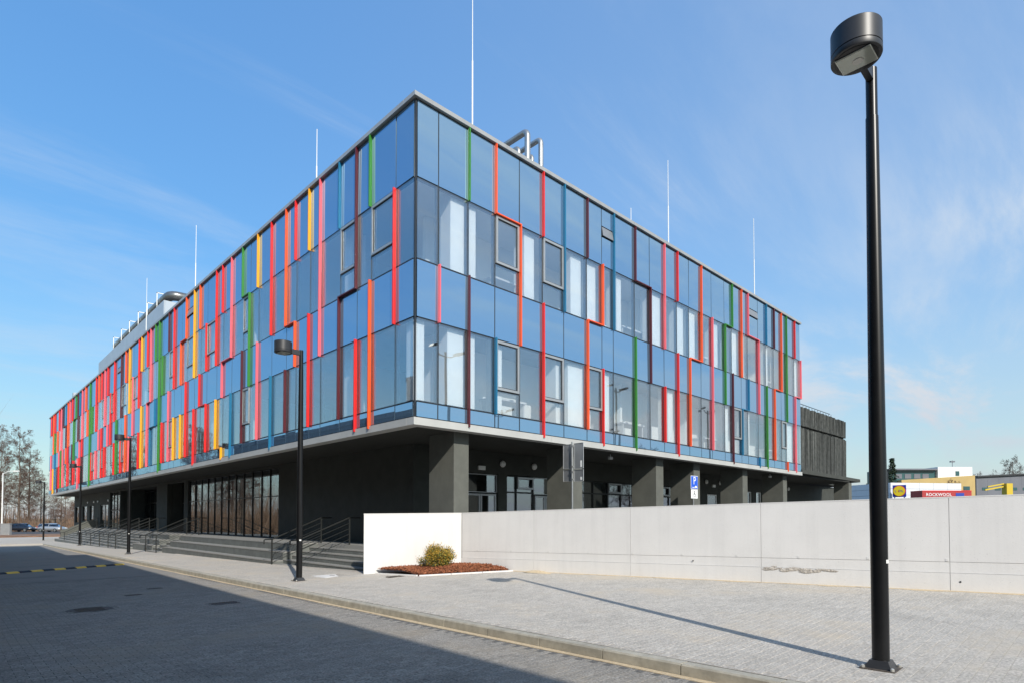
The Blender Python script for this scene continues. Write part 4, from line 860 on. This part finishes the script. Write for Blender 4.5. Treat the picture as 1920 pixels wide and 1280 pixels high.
pl = MB().box(14.40,15.00,-.055,-.045,2.86,3.44).build('plate', M['signwhite'], pk); MB().box(14.42,14.98,-.062,-.0555,2.88,3.42).build('blue_field', M['signblue'], pl)
text_mesh('letter', 'P', .48, M['signwhite'], pk, (14.70, -.068, 3.21), (1,0,0), (0,0,1), .003)
# little car on a kerb below the letter
m = MB(); m.box(14.50,14.68,-.071,-.0625,2.915,2.945); m.add([(14.70,-.071,2.92),(14.92,-.071,2.92),(14.92,-.071,2.965),(14.88,-.071,2.97),(14.85,-.071,3.005),(14.76,-.071,3.005),(14.73,-.071,2.97),(14.70,-.071,2.965)], [(0,1,2,3,4,5,6,7)]); m.build('pictogram', M['signwhite'], pk)
p2 = MB().box(14.42,14.98,-.055,-.045,2.45,2.84).build('lower_plate', M['signwhite'], pk)
m = MB(); cx_, cz_ = 14.70, 2.60; yy = -.0585
for k in range(14):
    t0, t1 = R(-120+k*22), R(-120+(k+1)*22); r1, r2 = .075, .095
    if k > 11: break
    m.add([(cx_+r1*math.cos(t0+3.0), yy, cz_+r1*math.sin(t0+3.0)), (cx_+r2*math.cos(t0+3.0), yy, cz_+r2*math.sin(t0+3.0)), (cx_+r2*math.cos(t1+3.0), yy, cz_+r2*math.sin(t1+3.0)), (cx_+r1*math.cos(t1+3.0), yy, cz_+r1*math.sin(t1+3.0))], [(0,1,2,3)])
m.box(cx_-.02,cx_+.01,yy-.002,yy+.002,2.62,2.74); m.box(cx_-.02,cx_+.09,yy-.002,yy+.002,2.62,2.645); m.box(cx_+.07,cx_+.09,yy-.002,yy+.002,2.53,2.62); m.lathe((cx_-.005, yy, 2.75), [(.022,0),(.022,.03)], 10)
m.build('wheelchair_symbol', M['signblack'], p2)

# ================================================================== NEIGHBOURING BUILDING ACROSS THE STREET
nb = thing('neighbour_building', (-14, 0, 0), 'dark rendered building on the shaded side of the street', 'building')
def nx(y): return -9.52+.035*(y+13)
for (y0, y1, h) in ((-46, 12.98, 9.0), (13, 36, 7.35)):
    MB().prism([(nx(y0), y0), (nx(y1), y1), (nx(y1)-12, y1), (nx(y0)-12, y0)], -1.2, h-.25).build('wall', M['dkbuild'], nb)
    MB().prism([(nx(y0)+.06, y0-.06), (nx(y1)+.06, y1+.0), (nx(y1)-12.1, y1), (nx(y0)-12.1, y0-.06)], h-.249, h).build('roof', M['roofing'], nb)
    y = y0+1.5
    while y < y1-2.4:
        for z in ((1.0, 2.6), (4.4, 6.0)):
            w = MB(); a, b = y, y+1.6
            P = lambda u, d, zz_: (nx(u)+d, u, zz_)
            w.add([P(a,.02,z[0]),P(b,.02,z[0]),P(b,.02,z[1]),P(a,.02,z[1]),P(a,-.05,z[0]),P(b,-.05,z[0]),P(b,-.05,z[1]),P(a,-.05,z[1])], [(0,1,2,3),(4,7,6,5),(0,4,5,1),(1,5,6,2),(2,6,7,3),(3,7,4,0)]); w.build('window', M['teal'], nb)
        y += 3.4

# ================================================================== TREES
def gen_tree(seed, H, r0, spread, nmain, up_, levels=4, drop=0.0):
    """bare tree: returns (limb V,F), (twig V,F) in local coordinates"""
    rg = random.Random(seed); L = ([], []); T = ([], [])
    def seg(buf, P, rs, n):
        V, F = buf; base = len(V); prev = None
        for i, p in enumerate(P):
            d = (P[min(i+1, len(P)-1)]-P[max(i-1, 0)]).normalized(); a = d.orthogonal().normalized() if prev is None else (prev-d*prev.dot(d)).normalized(); prev = a; b = d.cross(a)
            for k in range(n): t = 2*math.pi*k/n; q = p+(a*math.cos(t)+b*math.sin(t))*rs[i]; V.append((q.x, q.y, q.z))
        for i in range(len(P)-1):
            for k in range(n): F.append((base+i*n+k, base+i*n+(k+1) % n, base+(i+1)*n+(k+1) % n, base+(i+1)*n+k))
    def branch(p, d, l, r_, lev):
        n = 4 if lev < 2 else 3; P = [p]; q = p.copy(); dd = d.copy()
        for i in range(n):
            dd = (dd+Vector((rg.gauss(0, .16), rg.gauss(0, .16), rg.gauss(.05*up_, .12)))).normalized(); q = q+dd*(l/n); P.append(q.copy())
        rs = [r_*(1-.75*i/n) for i in range(n+1)]; seg(L if lev < 2 else T, P, rs, 5 if lev < 2 else 3)
        if lev >= levels: return
        for k in range((8, 8, 7, 5)[min(lev, 3)]):
            t = rg.uniform(.25, 1.0); i = min(n-1, int(t*n)); o_ = P[i].lerp(P[i+1], t*n-i)
            e = dd.orthogonal().normalized(); e.rotate(Matrix.Rotation(rg.uniform(0, 6.283), 3, dd)); nd = (dd*rg.uniform(.35, .8)+e*rg.uniform(.5, .95)+Vector((0, 0, .12*up_-drop))).normalized()
            branch(o_, nd, l*rg.uniform(.36, .56)*(1.15-.35*t), max(.012, r_*rg.uniform(.34, .52)), lev+1)
    n = 8; P = [Vector((rg.gauss(0, .02*H*i/n*.3), rg.gauss(0, .02*H*i/n*.3), H*.96*i/n)) for i in range(n+1)]
    seg(L, P, [r0*(1-.92*(i/n)) for i in range(n+1)], 8)
    for k in range(nmain):
        t = .22+.76*(k+rg.random())/nmain; i = min(n-1, int(t*n)); o_ = P[i].lerp(P[i+1], t*n-i); a = k*2.4+rg.gauss(0, .4); el = rg.uniform(.25, .75)*up_+.25*t
        d = Vector((math.cos(a)*math.cos(el), math.sin(a)*math.cos(el), math.sin(el))); branch(o_, d, H*spread*(1.12-t*.85)*rg.uniform(.8, 1.1), r0*.32*(1.1-t), 1)
    return L, T
def tree_proto(seed, *a, **k):
    (LVt, LF), (TV, TF) = gen_tree(seed, *a, **k); out = []
    for nm, V, F, m in (('trunk', LVt, LF, M['bark']), ('crown', TV, TF, M['twig'])):
        o = np_mesh(nm, V, F, m, smooth=(nm == 'trunk')); out.append(o.data); bpy.data.objects.remove(o)
    return out
PA = tree_proto(3, 18, .24, .26, 34, .75); PB = tree_proto(8, 17, .22, .28, 30, .9); PC = tree_proto(12, 10, .20, .46, 18, .8)
def put_tree(proto, x, y, z, s_, rz, label, group='bare winter trees'):
    t = thing('bare_tree', (x, y, z), label, 'tree', group); t.scale = (s_, s_, s_); t.rotation_euler = (0, 0, rz)
    for nm, me in zip(('trunk', 'crown'), proto): o = bpy.data.objects.new(nm, me); col.objects.link(o); o.parent = t
zf = gz(90)
put_tree(PA, -.9, 138, zf, 1.14, 0.3, 'tall bare tree at the left edge, the leftmost one')
put_tree(PB, 2.1, 134, zf, 1.18, 1.9, 'tall bare tree, second from the left edge')
put_tree(PA, 4.4, 143, zf, .98, 3.4, 'tall bare tree, third from the left edge')
put_tree(PB, 7.0, 150, zf, .62, 4.4, 'lower bare tree right of the tall group on the left')
for i_, (x, y, s_, p_) in enumerate(((-3.4, 150, .95, PB), (.6, 156, 1.0, PA), (5.6, 158, .85, PB), (9.6, 150, .55, PC), (13.8, 156, .62, PC), (3.2, 128, .5, PC))):
    put_tree(p_, x, y, zf, s_, 2.1*i_, ('bare tree filling the gap at the left edge, behind the leftmost one', 'bare tree behind the two tallest trees on the left', 'bare tree behind the third tall tree on the left', 'low bare tree above the white board on the left', 'low bare tree nearest the far building corner', 'low bare tree above the dark parked car')[i_])
put_tree(PC, 4.4, 99, zf, .66, .8, 'small bare tree with brown twigs beside the silver car')
put_tree(PC, 9.8, 112, zf, .62, 2.2, 'small bare tree behind the far corner of the building')
put_tree(PB, 12.5, 160, zf, .6, 5.0, 'distant bare tree half hidden by the far building corner')
for i, (x, y, s_, p_) in enumerate(((-12, 60, .75, PB), (-16, 72, .8, PA), (-11, 84, .85, PB), (-20, 92, .8, PA), (-9, 101, .8, PC), (-14, 112, .8, PA), (-24, 66, .7, PC), (-8, 122, .8, PB), (-19, 128, .9, PA), (-30, 84, .8, PB), (-28, 110, .9, PA))):
    put_tree(p_, x, y, zf, s_, i*1.3, 'bare tree across the street mirrored in the lower glass panels', 'bare trees mirrored across the street')
for (x, y, s_, rz) in ((50.8, -26, .95, 0.5), (57, -25.5, .8, 2.0)): put_tree(PC, x, y, .2, s_, rz, 'bare tree south of the yard mirrored in the sunny glass front', 'bare trees mirrored south of the yard')
put_tree(PC, 199, 7.6, 1, 1.65, 1.0, 'broad bare tree above the grey hall at the right edge')
put_tree(PC, 192, 15.0, 1, 1.25, 2.6, 'small distant bare tree left of the broad one at the right edge')
put_tree(PC, 150, 13.2, .3, .95, 4.0, 'bare tree in front of the ochre building')
# brushwood behind the trees on the left
rg = np.random.default_rng(31); n = 5200
bx_ = rg.uniform(-70, 70, n); by_ = rg.uniform(152, 185, n); hh = rg.uniform(2.0, 8.5, n)*(.6+.4*np.sin(bx_*.21+1)**2); an_ = rg.normal(0, .22, (n, 2))
b = np.stack([bx_, by_, np.full(n, zf-.3)], 1); t_ = b+np.stack([an_[:, 0]*hh, an_[:, 1]*hh, hh], 1); w_ = rg.uniform(.03, .11, n)
V = np.stack([b+np.stack([w_, w_*0, w_*0], 1), b-np.stack([w_*.5, w_*.8, w_*0], 1), b-np.stack([w_*.5, -w_*.8, w_*0], 1), t_], 1).reshape(-1, 3)
k = np.arange(n)[:, None]*4; F = np.concatenate([k+np.array([0, 1, 3]), k+np.array([1, 2, 3]), k+np.array([2, 0, 3])], 1).reshape(-1, 3)
tag(np_mesh('brushwood', V, F, M['brush'], tone=np.repeat(rg.random(n), 3)), 'thick brown brushwood beyond the car park on the left', 'brushwood', kind='stuff')
rg = np.random.default_rng(32); n = 6500
bx_ = rg.uniform(-30, 22, n); by_ = rg.uniform(120, 133, n); hh = rg.gamma(3, .55, n)*(.5+.6*np.sin(bx_*.5)**2); an_ = rg.normal(0, .4, (n, 2))
b = np.stack([bx_, by_, np.full(n, zf-.1)], 1); t_ = b+np.stack([an_[:, 0]*hh, an_[:, 1]*hh, hh], 1); w_ = rg.uniform(.012, .04, n)
V = np.stack([b+np.stack([w_, w_*0, w_*0], 1), b-np.stack([w_*.5, w_*.8, w_*0], 1), b-np.stack([w_*.5, -w_*.8, w_*0], 1), t_], 1).reshape(-1, 3)
k = np.arange(n)[:, None]*4; F = np.concatenate([k+np.array([0, 1, 3]), k+np.array([1, 2, 3]), k+np.array([2, 0, 3])], 1).reshape(-1, 3)
tag(np_mesh('dry_bushes', V, F, M['brush'], tone=np.repeat(rg.random(n), 3)), 'low brown leafless bushes behind the parked cars', 'bushes', kind='stuff')
rg = np.random.default_rng(33); n = 9000
bx_ = rg.uniform(-34, -10.5, n); by_ = rg.uniform(50, 140, n); hh = rg.gamma(3, 1.1, n)*(.5+.7*np.sin(by_*.3)**2); an_ = rg.normal(0, .3, (n, 2))
b = np.stack([bx_, by_, np.full(n, zf-.1)], 1); t_ = b+np.stack([an_[:, 0]*hh, an_[:, 1]*hh, hh], 1); w_ = rg.uniform(.02, .07, n)
V = np.stack([b+np.stack([w_, w_*0, w_*0], 1), b-np.stack([w_*.5, w_*.8, w_*0], 1), b-np.stack([w_*.5, -w_*.8, w_*0], 1), t_], 1).reshape(-1, 3)
k = np.arange(n)[:, None]*4; F = np.concatenate([k+np.array([0, 1, 3]), k+np.array([1, 2, 3]), k+np.array([2, 0, 3])], 1).reshape(-1, 3)
tag(np_mesh('roadside_brush', V, F, M['brush'], tone=np.repeat(rg.random(n), 3)), 'brown brush across the street mirrored in the ground floor glazing', 'brushwood', kind='stuff')
# spruce
sx, sy, sz = 135.0, 20.8, .28
sp_ = thing('spruce_tree', (sx, sy, sz), 'dark green spruce behind the pale grey store', 'tree')
MB().tube([(sx, sy, sz), (sx, sy, sz+13.6)], [.22, .02], 7).build('trunk', M['bark'], sp_)
rg = random.Random(5); V = []; F = []; T = []
for k in range(2600):
    t = rg.random()**.8; z = sz+1.2+t*12.8; R_ = (1-t)*3.1+.12; a = rg.uniform(0, 6.283); lay = .75+.25*math.sin(z*5.5); r_ = R_*lay*rg.uniform(.35, 1.0)
    p = Vector((sx+math.cos(a)*r_, sy+math.sin(a)*r_, z-r_*.28)); d = Vector((math.cos(a), math.sin(a), -.35+rg.gauss(0, .2))).normalized(); e = Vector((-math.sin(a), math.cos(a), rg.gauss(0, .3))).normalized(); l, w = rg.uniform(.25, .55), rg.uniform(.08, .2)
    n0 = len(V); V += [tuple(p), tuple(p+d*l*.5+e*w), tuple(p+d*l), tuple(p+d*l*.5-e*w)]; F.append((n0, n0+1, n0+2, n0+3)); T.append(rg.random())
tag(np_mesh('crown', V, F, M['needles'], sp_, tone=T), kind='stuff')

# ================================================================== FLOODLIGHT MASTS SOUTH OF THE YARD (mirrored in the sunny front)
def mast(x, y, label):
    t = thing('floodlight_mast', (x, y, .25), label, 'floodlight', 'floodlight masts in the yard')
    MB().tube([(x, y, .2), (x, y, 12.0)], [.13, .07], 12).build('pole', M['lampgrey'], t)
    for s_ in (-1, 1):
        MB().tube([(x, y, 11.7), (x+s_*.45, y, 11.75), (x+s_*.8, y, 11.95)], .04, 6).build('arm', M['lampgrey'], t)
        MB().obox((x+s_*1.1, y, 12.08), (.33, 0, s_*.12*0+.10), (0, .2, 0), (-.03*s_, 0, .08)).build('floodlight', M['lampgrey'], t)
for (x, y, lb) in ((13.4, -15.6, 'floodlight mast mirrored nearest the glass corner'), (29.9, -15.0, 'floodlight mast mirrored in the middle of the sunny front'), (44.8, -15.0, 'floodlight mast mirrored towards the right of the sunny front'), (30.4, -28.9, 'distant floodlight mast mirrored low near the glass corner'), (49.0, -29.5, 'distant floodlight mast mirrored low in the middle of the front')): mast(x, y, lb)

# ================================================================== RIGHT BACKGROUND
st = thing('store_building', (100.4, 12.9, .28), 'pale grey panelled store with flat roof behind the long wall', 'building')
c0, c1, c2, c3 = Vector((100.4, 12.9, 0)), Vector((111.3, 5.5, 0)), Vector((122, 21, 0)), Vector((107.4, 23.1, 0))
MB().prism([v[:2] for v in (c0, c1, c2, c3)], .2, 7.2).build('wall', M['slate'], st)
def panels(a, b, n, rows, z0, z1, parent, mt, off=.06):
    d = (b-a)/n; nn = Vector((d.y, -d.x, 0)).normalized()*off
    for i in range(n):
        for k in range(rows):
            za, zb = z0+(z1-z0)*k/rows+.02, z0+(z1-z0)*(k+1)/rows-.02; p, q = a+d*(i+.006)+nn*.02, a+d*(i+.994)+nn*.02
            MB().prism([p[:2], q[:2], (q+nn)[:2], (p+nn)[:2]], za, zb).build('panel', mt, parent)
panels(c0, c1, 5, 7, .4, 7.3, st, M['storepanel']); panels(c3, c0, 5, 7, .4, 7.3, st, M['storepanel'])
sg = thing('store_sign', (99.6, 11.5, .28), 'square blue store sign with a red-edged yellow disc', 'sign')
MB().box(99.55, 99.75, 10.62, 12.42, 4.93, 6.80).build('board', M['lblue'], sg); MB().box(99.6, 99.7, 10.8, 10.95, .2, 4.93).box(99.6, 99.7, 12.1, 12.25, .2, 4.93).build('post', M['steel'], sg)
def disc(y, z, r_, x0, x1, m, name, yz=1.0): MB().tube([(x1, y, z), (x0, y, z)], r_, 36).build(name, m, sg)
disc(11.52, 5.865, .86, 99.50, 99.545, M['lred'], 'ring'); disc(11.52, 5.865, .78, 99.46, 99.495, M['lyellow'], 'disc')
text_mesh('lettering', 'L  DL', .52, M['lblue'], sg, (99.45, 11.52, 5.86), (0, -1, 0), (0, 0, 1), .004)
text_mesh('lettering', 'i', .52, M['lred'], sg, (99.45, 11.60, 5.86), (0, -1, 0), (0, 0, 1), .004)
tr = thing('truck_trailer', (95, 4.4, .28), 'red box trailer with white lettering behind the long wall', 'trailer')
ta, tb = Vector((92.1, 7.0, 0)), Vector((97.2, 2.1, 0)); td = (tb-ta).normalized(); tn = Vector((-td.y, td.x, 0))*-1
if tn.dot(CAM-ta) < 0: tn = -tn
MB().prism([ta[:2], tb[:2], (tb-tn*2.5)[:2], (ta-tn*2.5)[:2]], 1.5, 5.45).build('body', M['trailer'], tr)
MB().prism([(ta+tn*.03)[:2], (tb+tn*.03)[:2], (tb-tn*2.53)[:2], (ta-tn*2.53)[:2]], 5.451, 5.56).build('roof_rail', M['lred'], tr)
MB().prism([(ta+td*.3)[:2], (tb-td*.3)[:2], (tb-td*.3-tn*2.4)[:2], (ta+td*.3-tn*2.4)[:2]], 1.2, 1.498).build('chassis', M['lampgrey'], tr)
for s_ in (1.0, 2.2, 5.6):
    for o_ in (.3, 2.2): c = ta+td*s_-tn*o_; MB().tube([(c+tn*.15+Vector((0,0,.78))), (c-tn*.15+Vector((0,0,.78)))], .5, 18).build('wheel', M['tyre'], tr)
text_mesh('lettering', 'ROCKWOOL', .62, M['signwhite'], tr, ta+td*2.35+tn*.03+Vector((0, 0, 4.95)), td, (0, 0, 1), .01)
MB().obox(ta+td*5.4+tn*.02+Vector((0,0,4.9)), td*.6, tn*.01, (0,0,.3)).build('emblem', M['lblue'], tr)
oc = thing('ochre_building', (160, 17, .3), 'ochre rendered building with dark glazed top floor and white block', 'building')
a, b = Vector((154.1, 23.4, 0)), Vector((166.6, 11.35, 0)); dd = (b-a).normalized(); nn = Vector((-dd.y, dd.x, 0)); nn = nn if nn.dot(a-CAM) > 0 else -nn
def ob(p, q, dep, z0, z1, z1b=None):
    zl = lambda v: z1 if z1b is None else z1+(z1b-z1)*((Vector((v[0], v[1], 0))-p).dot(dd)/(q-p).length)
    return MB().prism([p[:2], q[:2], (q+nn*dep)[:2], (p+nn*dep)[:2]], z0, zl)
ob(a, b, 14, 0, 10.6, 11.7).build('wall', M['ochre'], oc)
g0, g1 = a-dd*1.2+nn*1.5, a+dd*9.0+nn*1.5; MB().prism([g0[:2], g1[:2], (g1+nn*10)[:2], (g0+nn*10)[:2]], 10.0, 13.0).build('glazed_storey', M['teal'], oc)
MB().prism([(g0-nn*1.0-dd*.3)[:2], (g1-nn*1.0)[:2], (g1+nn*10)[:2], (g0+nn*10)[:2]], 13.002, 13.35).build('roof', M['slate'], oc)
w0, w1 = a+dd*9.2+nn*.8, b+nn*.8; MB().prism([w0[:2], w1[:2], (w1+nn*8)[:2], (w0+nn*8)[:2]], 11.0, 13.75).build('white_block', M['whitemetal'], oc)
for s_ in (1.0, 3.2, 5.4, 7.4): p = g0+dd*(s_+.5)-nn*.02; MB().obox(p+Vector((0,0,11.6)), dd*.75, nn*.05, (0,0,.55)).build('window', M['vision'] if False else M['slate'], oc)
for (s_, z_, w_, h_) in ((15.3, 8.2, .75, .9), (8.5, 9.4, .8, .25), (11.5, 9.5, .8, .25), (6.0, 9.3, .5, .2)):
    wf = MB().obox(a+dd*s_-nn*.03+Vector((0,0,z_)), dd*w_, nn*.04, (0,0,h_)).build('window', M['teal'], oc)
MB().obox(w0+dd*4.6-nn*.03+Vector((0,0,12.2)), dd*.45, nn*.04, (0,0,.55)).build('window', M['teal'], oc)
p = w0+dd*4.2+nn*1; MB().tube([p+Vector((0,0,13.7)), p+Vector((0,0,15.4))], .06, 6).build('aerial', M['slate'], oc); MB().obox(p+Vector((0,0,15.1)), dd*.5, nn*.25, (0,0,.16)).build('aerial_head', M['slate'], oc)
gh = thing('grey_hall', (188, 5, .3), 'dark grey clad hall at the right edge behind the yellow crane', 'building')
a2, b2 = Vector((179.4, 12.9, 0)), Vector((198, -5.0, 0)); dd = (b2-a2).normalized(); nn = Vector((-dd.y, dd.x, 0)); nn = nn if nn.dot(a2-CAM) > 0 else -nn
for k in range(9):
    p, q = a2+dd*(25.8*k/9+.01), a2+dd*(25.8*(k+1)/9-.01)
    MB().prism([p[:2], q[:2], (q+nn*12)[:2], (p+nn*12)[:2]], 0, lambda v: 11.9+.05*(Vector((v[0], v[1], 0))-a2).dot(dd)).build('wall', M['slate'], gh)
MB().prism([(a2-nn*.5)[:2], (b2-nn*.5)[:2], (b2+nn*12.5)[:2], (a2+nn*12.5)[:2]], lambda v: 11.905+.05*(Vector((v[0], v[1], 0))-a2).dot(dd), lambda v: 12.3+.05*(Vector((v[0], v[1], 0))-a2).dot(dd)).build('roof', M['lampgrey'], gh)
for s_ in (2.2, 5.4, 9.5, 12.5, 16):
    for z_ in (5.2, 9.0): MB().obox(a2+dd*s_-nn*.03+Vector((0,0,z_)), dd*.75, nn*.04, (0,0,.35)).build('window', M['teal'], gh)
cr = thing('jib_crane', (146.2, 3.4, .3), 'yellow jib crane in front of the dark grey hall', 'crane')
MB().obox((146.1, 3.35, 4.4), (.45, -.42, 0), (.42, .45, 0), (0, 0, 4.2)).build('column', M['craneY'], cr)
ja, jb = Vector((142.9, 6.5, 7.3)), Vector((146.0, 3.5, 8.1)); jd = (jb-ja)
for dz, h_ in ((0, .14), (.55, .12)): MB().obox((ja+jb)/2+Vector((0,0,dz)), jd/2*(1 if dz == 0 else .75), Vector((jd.y, -jd.x, 0)).normalized()*.15, (0,0,h_)).build('jib', M['craneY'], cr)
lp = thing('yard_lamp', (93.0, 20.0, .28), 'thin dark yard lamp in front of the store side wall', 'street lamp')
MB().tube([(93.0, 20.0, .2), (93.0, 20.0, 6.6)], .07, 8).build('pole', M['lampgrey'], lp); MB().obox((93.0, 20.6, 6.55), (.2, 0, 0), (0, .7, 0), (0, 0, .08)).build('head', M['lampgrey'], lp)
lp = thing('yard_lamp', (97.5, 12.6, .28), 'dark lamp post just left of the square store sign', 'street lamp')
MB().tube([(97.5, 12.6, .2), (97.5, 12.6, 9.2)], .09, 8).build('pole', M['lampgrey'], lp); MB().obox((97.5, 12.6, 9.2), (.2, 0, 0), (0, .35, 0), (0, 0, .08)).build('head', M['lampgrey'], lp)

# ================================================================== LEFT BACKGROUND
def car(x, y, rz, paint, label, wagon=True):
    z = gz(y); t = thing('parked_car', (x, y, z), label, 'car', 'cars in the far car park'); t.rotation_euler = (0, 0, rz)
    def lb(name, m, parent, mt):
        me = bpy.data.meshes.new(name); me.from_pydata(m.v, [], m.f); me.polygons.foreach_set('use_smooth', m.sm); me.materials.append(mt); o = bpy.data.objects.new(name, me); col.objects.link(o); o.parent = parent; return o
    # sections along the car: (x, half width, sill z, belt z)
    S = [(-2.15,.70,.35,.72),(-2.1,.80,.28,.86),(-1.4,.86,.25,.93),(-.3,.87,.24,.95),(.9,.87,.24,.93),(1.35,.86,.25,.88),(2.0,.78,.28,.74),(2.2,.66,.36,.62)]
    m = MB(); m.smooth = True; V = []
    for (sx_, w, a, b_) in S: V += [(sx_,-w*.96,a),(sx_,-w,(a+b_)/2),(sx_,-w*.95,b_),(sx_,w*.95,b_),(sx_,w,(a+b_)/2),(sx_,w*.96,a)]
    F = [(i*6+k, i*6+(k+1) % 6, (i+1)*6+(k+1) % 6, (i+1)*6+k) for i in range(len(S)-1) for k in range(6)]+[(0,1,2,3,4,5)[::-1], tuple(range(6*(len(S)-1), 6*len(S)))]
    F = [f[::-1] for f in F]; m.add(V, F); body = lb('body', m, t, paint)
    C = [(-2.0 if wagon else -1.5,.80,.90),(-1.75 if wagon else -.95,.66,1.36 if wagon else 1.38),(-.9,.66,1.44),(.05,.66,1.44),(.55,.70,1.30),(1.2,.80,.91)]
    m = MB(); m.smooth = True; V = []
    for i, (sx_, w, zt) in enumerate(C): V += [(sx_,-.82,.90),(sx_,-w,zt),(sx_,w,zt),(sx_,.82,.90)]
    F = [(i*4+k, i*4+k+1, (i+1)*4+k+1, (i+1)*4+k) for i in range(len(C)-1) for k in range(3)]; F = [f[::-1] for f in F]; m.add(V, F); lb('cabin', m, t, M['carglass'])
    m = MB(); V = []
    for (sx_, w, zt) in C[1:5]: V += [(sx_,-w-.01,zt-.03),(sx_,-w,zt+.02),(sx_,w,zt+.02),(sx_,w+.01,zt-.03)]
    m.add(V, [(i*4+k, (i+1)*4+k, (i+1)*4+k+1, i*4+k+1) for i in range(3) for k in range(3)]); lb('roof', m, t, paint)
    for px_ in (-1.05, .15):
        for sd_ in (-1, 1): m = MB(); m.obox((px_, sd_*.755, 1.16), (.05, 0, 0), (0, .03, 0), (0, -sd_*.07, .27)); lb('pillar', m, t, paint)
    for wx in (-1.35, 1.38):
        for sd_ in (-1, 1):
            wh = MB(); wh.tube([(wx, sd_*.70, .31), (wx, sd_*.885, .31)], .31, 20); w_ = lb('wheel', wh, t, M['tyre']); r_ = MB(); r_.tube([(wx, sd_*.80, .31), (wx, sd_*.892, .31)], .19, 14); lb('rim', r_, w_, M['steel'])
    for sd_ in (-1, 1):
        m = MB(); m.obox((2.05, sd_*.58, .66), (.13, 0, 0), (0, .16, 0), (0, 0, .07)); lb('headlight', m, t, M['signwhite']); m = MB(); m.obox((-2.1, sd_*.66, .80), (.06, 0, 0), (0, .11, 0), (0, 0, .12)); lb('tail_light', m, t, M['lred'])
car(4.9, 113.2, R(-52), M['silver'], 'silver estate car parked beside the small bare tree')
car(1.3, 117.5, R(-50), M['carblack'], 'dark car parked left of the silver estate car', False)
car(11.5, 124.0, R(-50), M['whitemetal'], 'white car parked behind the far building corner')
cb = thing('utility_cabinet', (-2.5, 90.4, zf), 'grey utility cabinet at the left edge of the street end', 'cabinet')
def ro(c, w, d, z0, z1, name, mt, parent): return MB().obox((c[0], c[1], (z0+z1)/2), Vector((.76, -.65, 0))*w, Vector((.65, .76, 0))*d, (0, 0, (z1-z0)/2)).build(name, mt, parent)
ro((-2.5, 90.4), .62, .22, zf-.1, zf+.12, 'plinth', M['concrete'], cb); bd = ro((-2.5, 90.4), .58, .2, zf+.121, zf+1.55, 'body', M['wall_grey'], cb); ro((-2.5, 90.4), .62, .24, zf+1.551, zf+1.62, 'cap', M['alu'], cb)
for s_ in (-.28, .28): ro((-2.5+.76*s_-.65*.205, 90.4-.65*s_-.76*.205), .26, .006, zf+.2, zf+1.48, 'door', M['alu'], cb)
wp_ = thing('white_lamp_post', (-2.9, 90.9, zf), 'slim white lamp post at the left edge of the photo', 'street lamp')
MB().tube([(-2.9, 90.9, zf), (-2.9, 90.9, 7.6)], [.10, .06], 8).build('pole', M['whitemetal'], wp_); MB().tube([(-2.9, 90.9, 7.5), (-2.4, 90.5, 7.85), (-1.9, 90.1, 7.9)], .04, 6).build('arm', M['whitemetal'], wp_); MB().obox((-1.6, 89.85, 7.88), Vector((.76, -.65, 0))*.35, Vector((.65, .76, 0))*.12, (0, 0, .07)).build('head', M['whitemetal'], wp_)
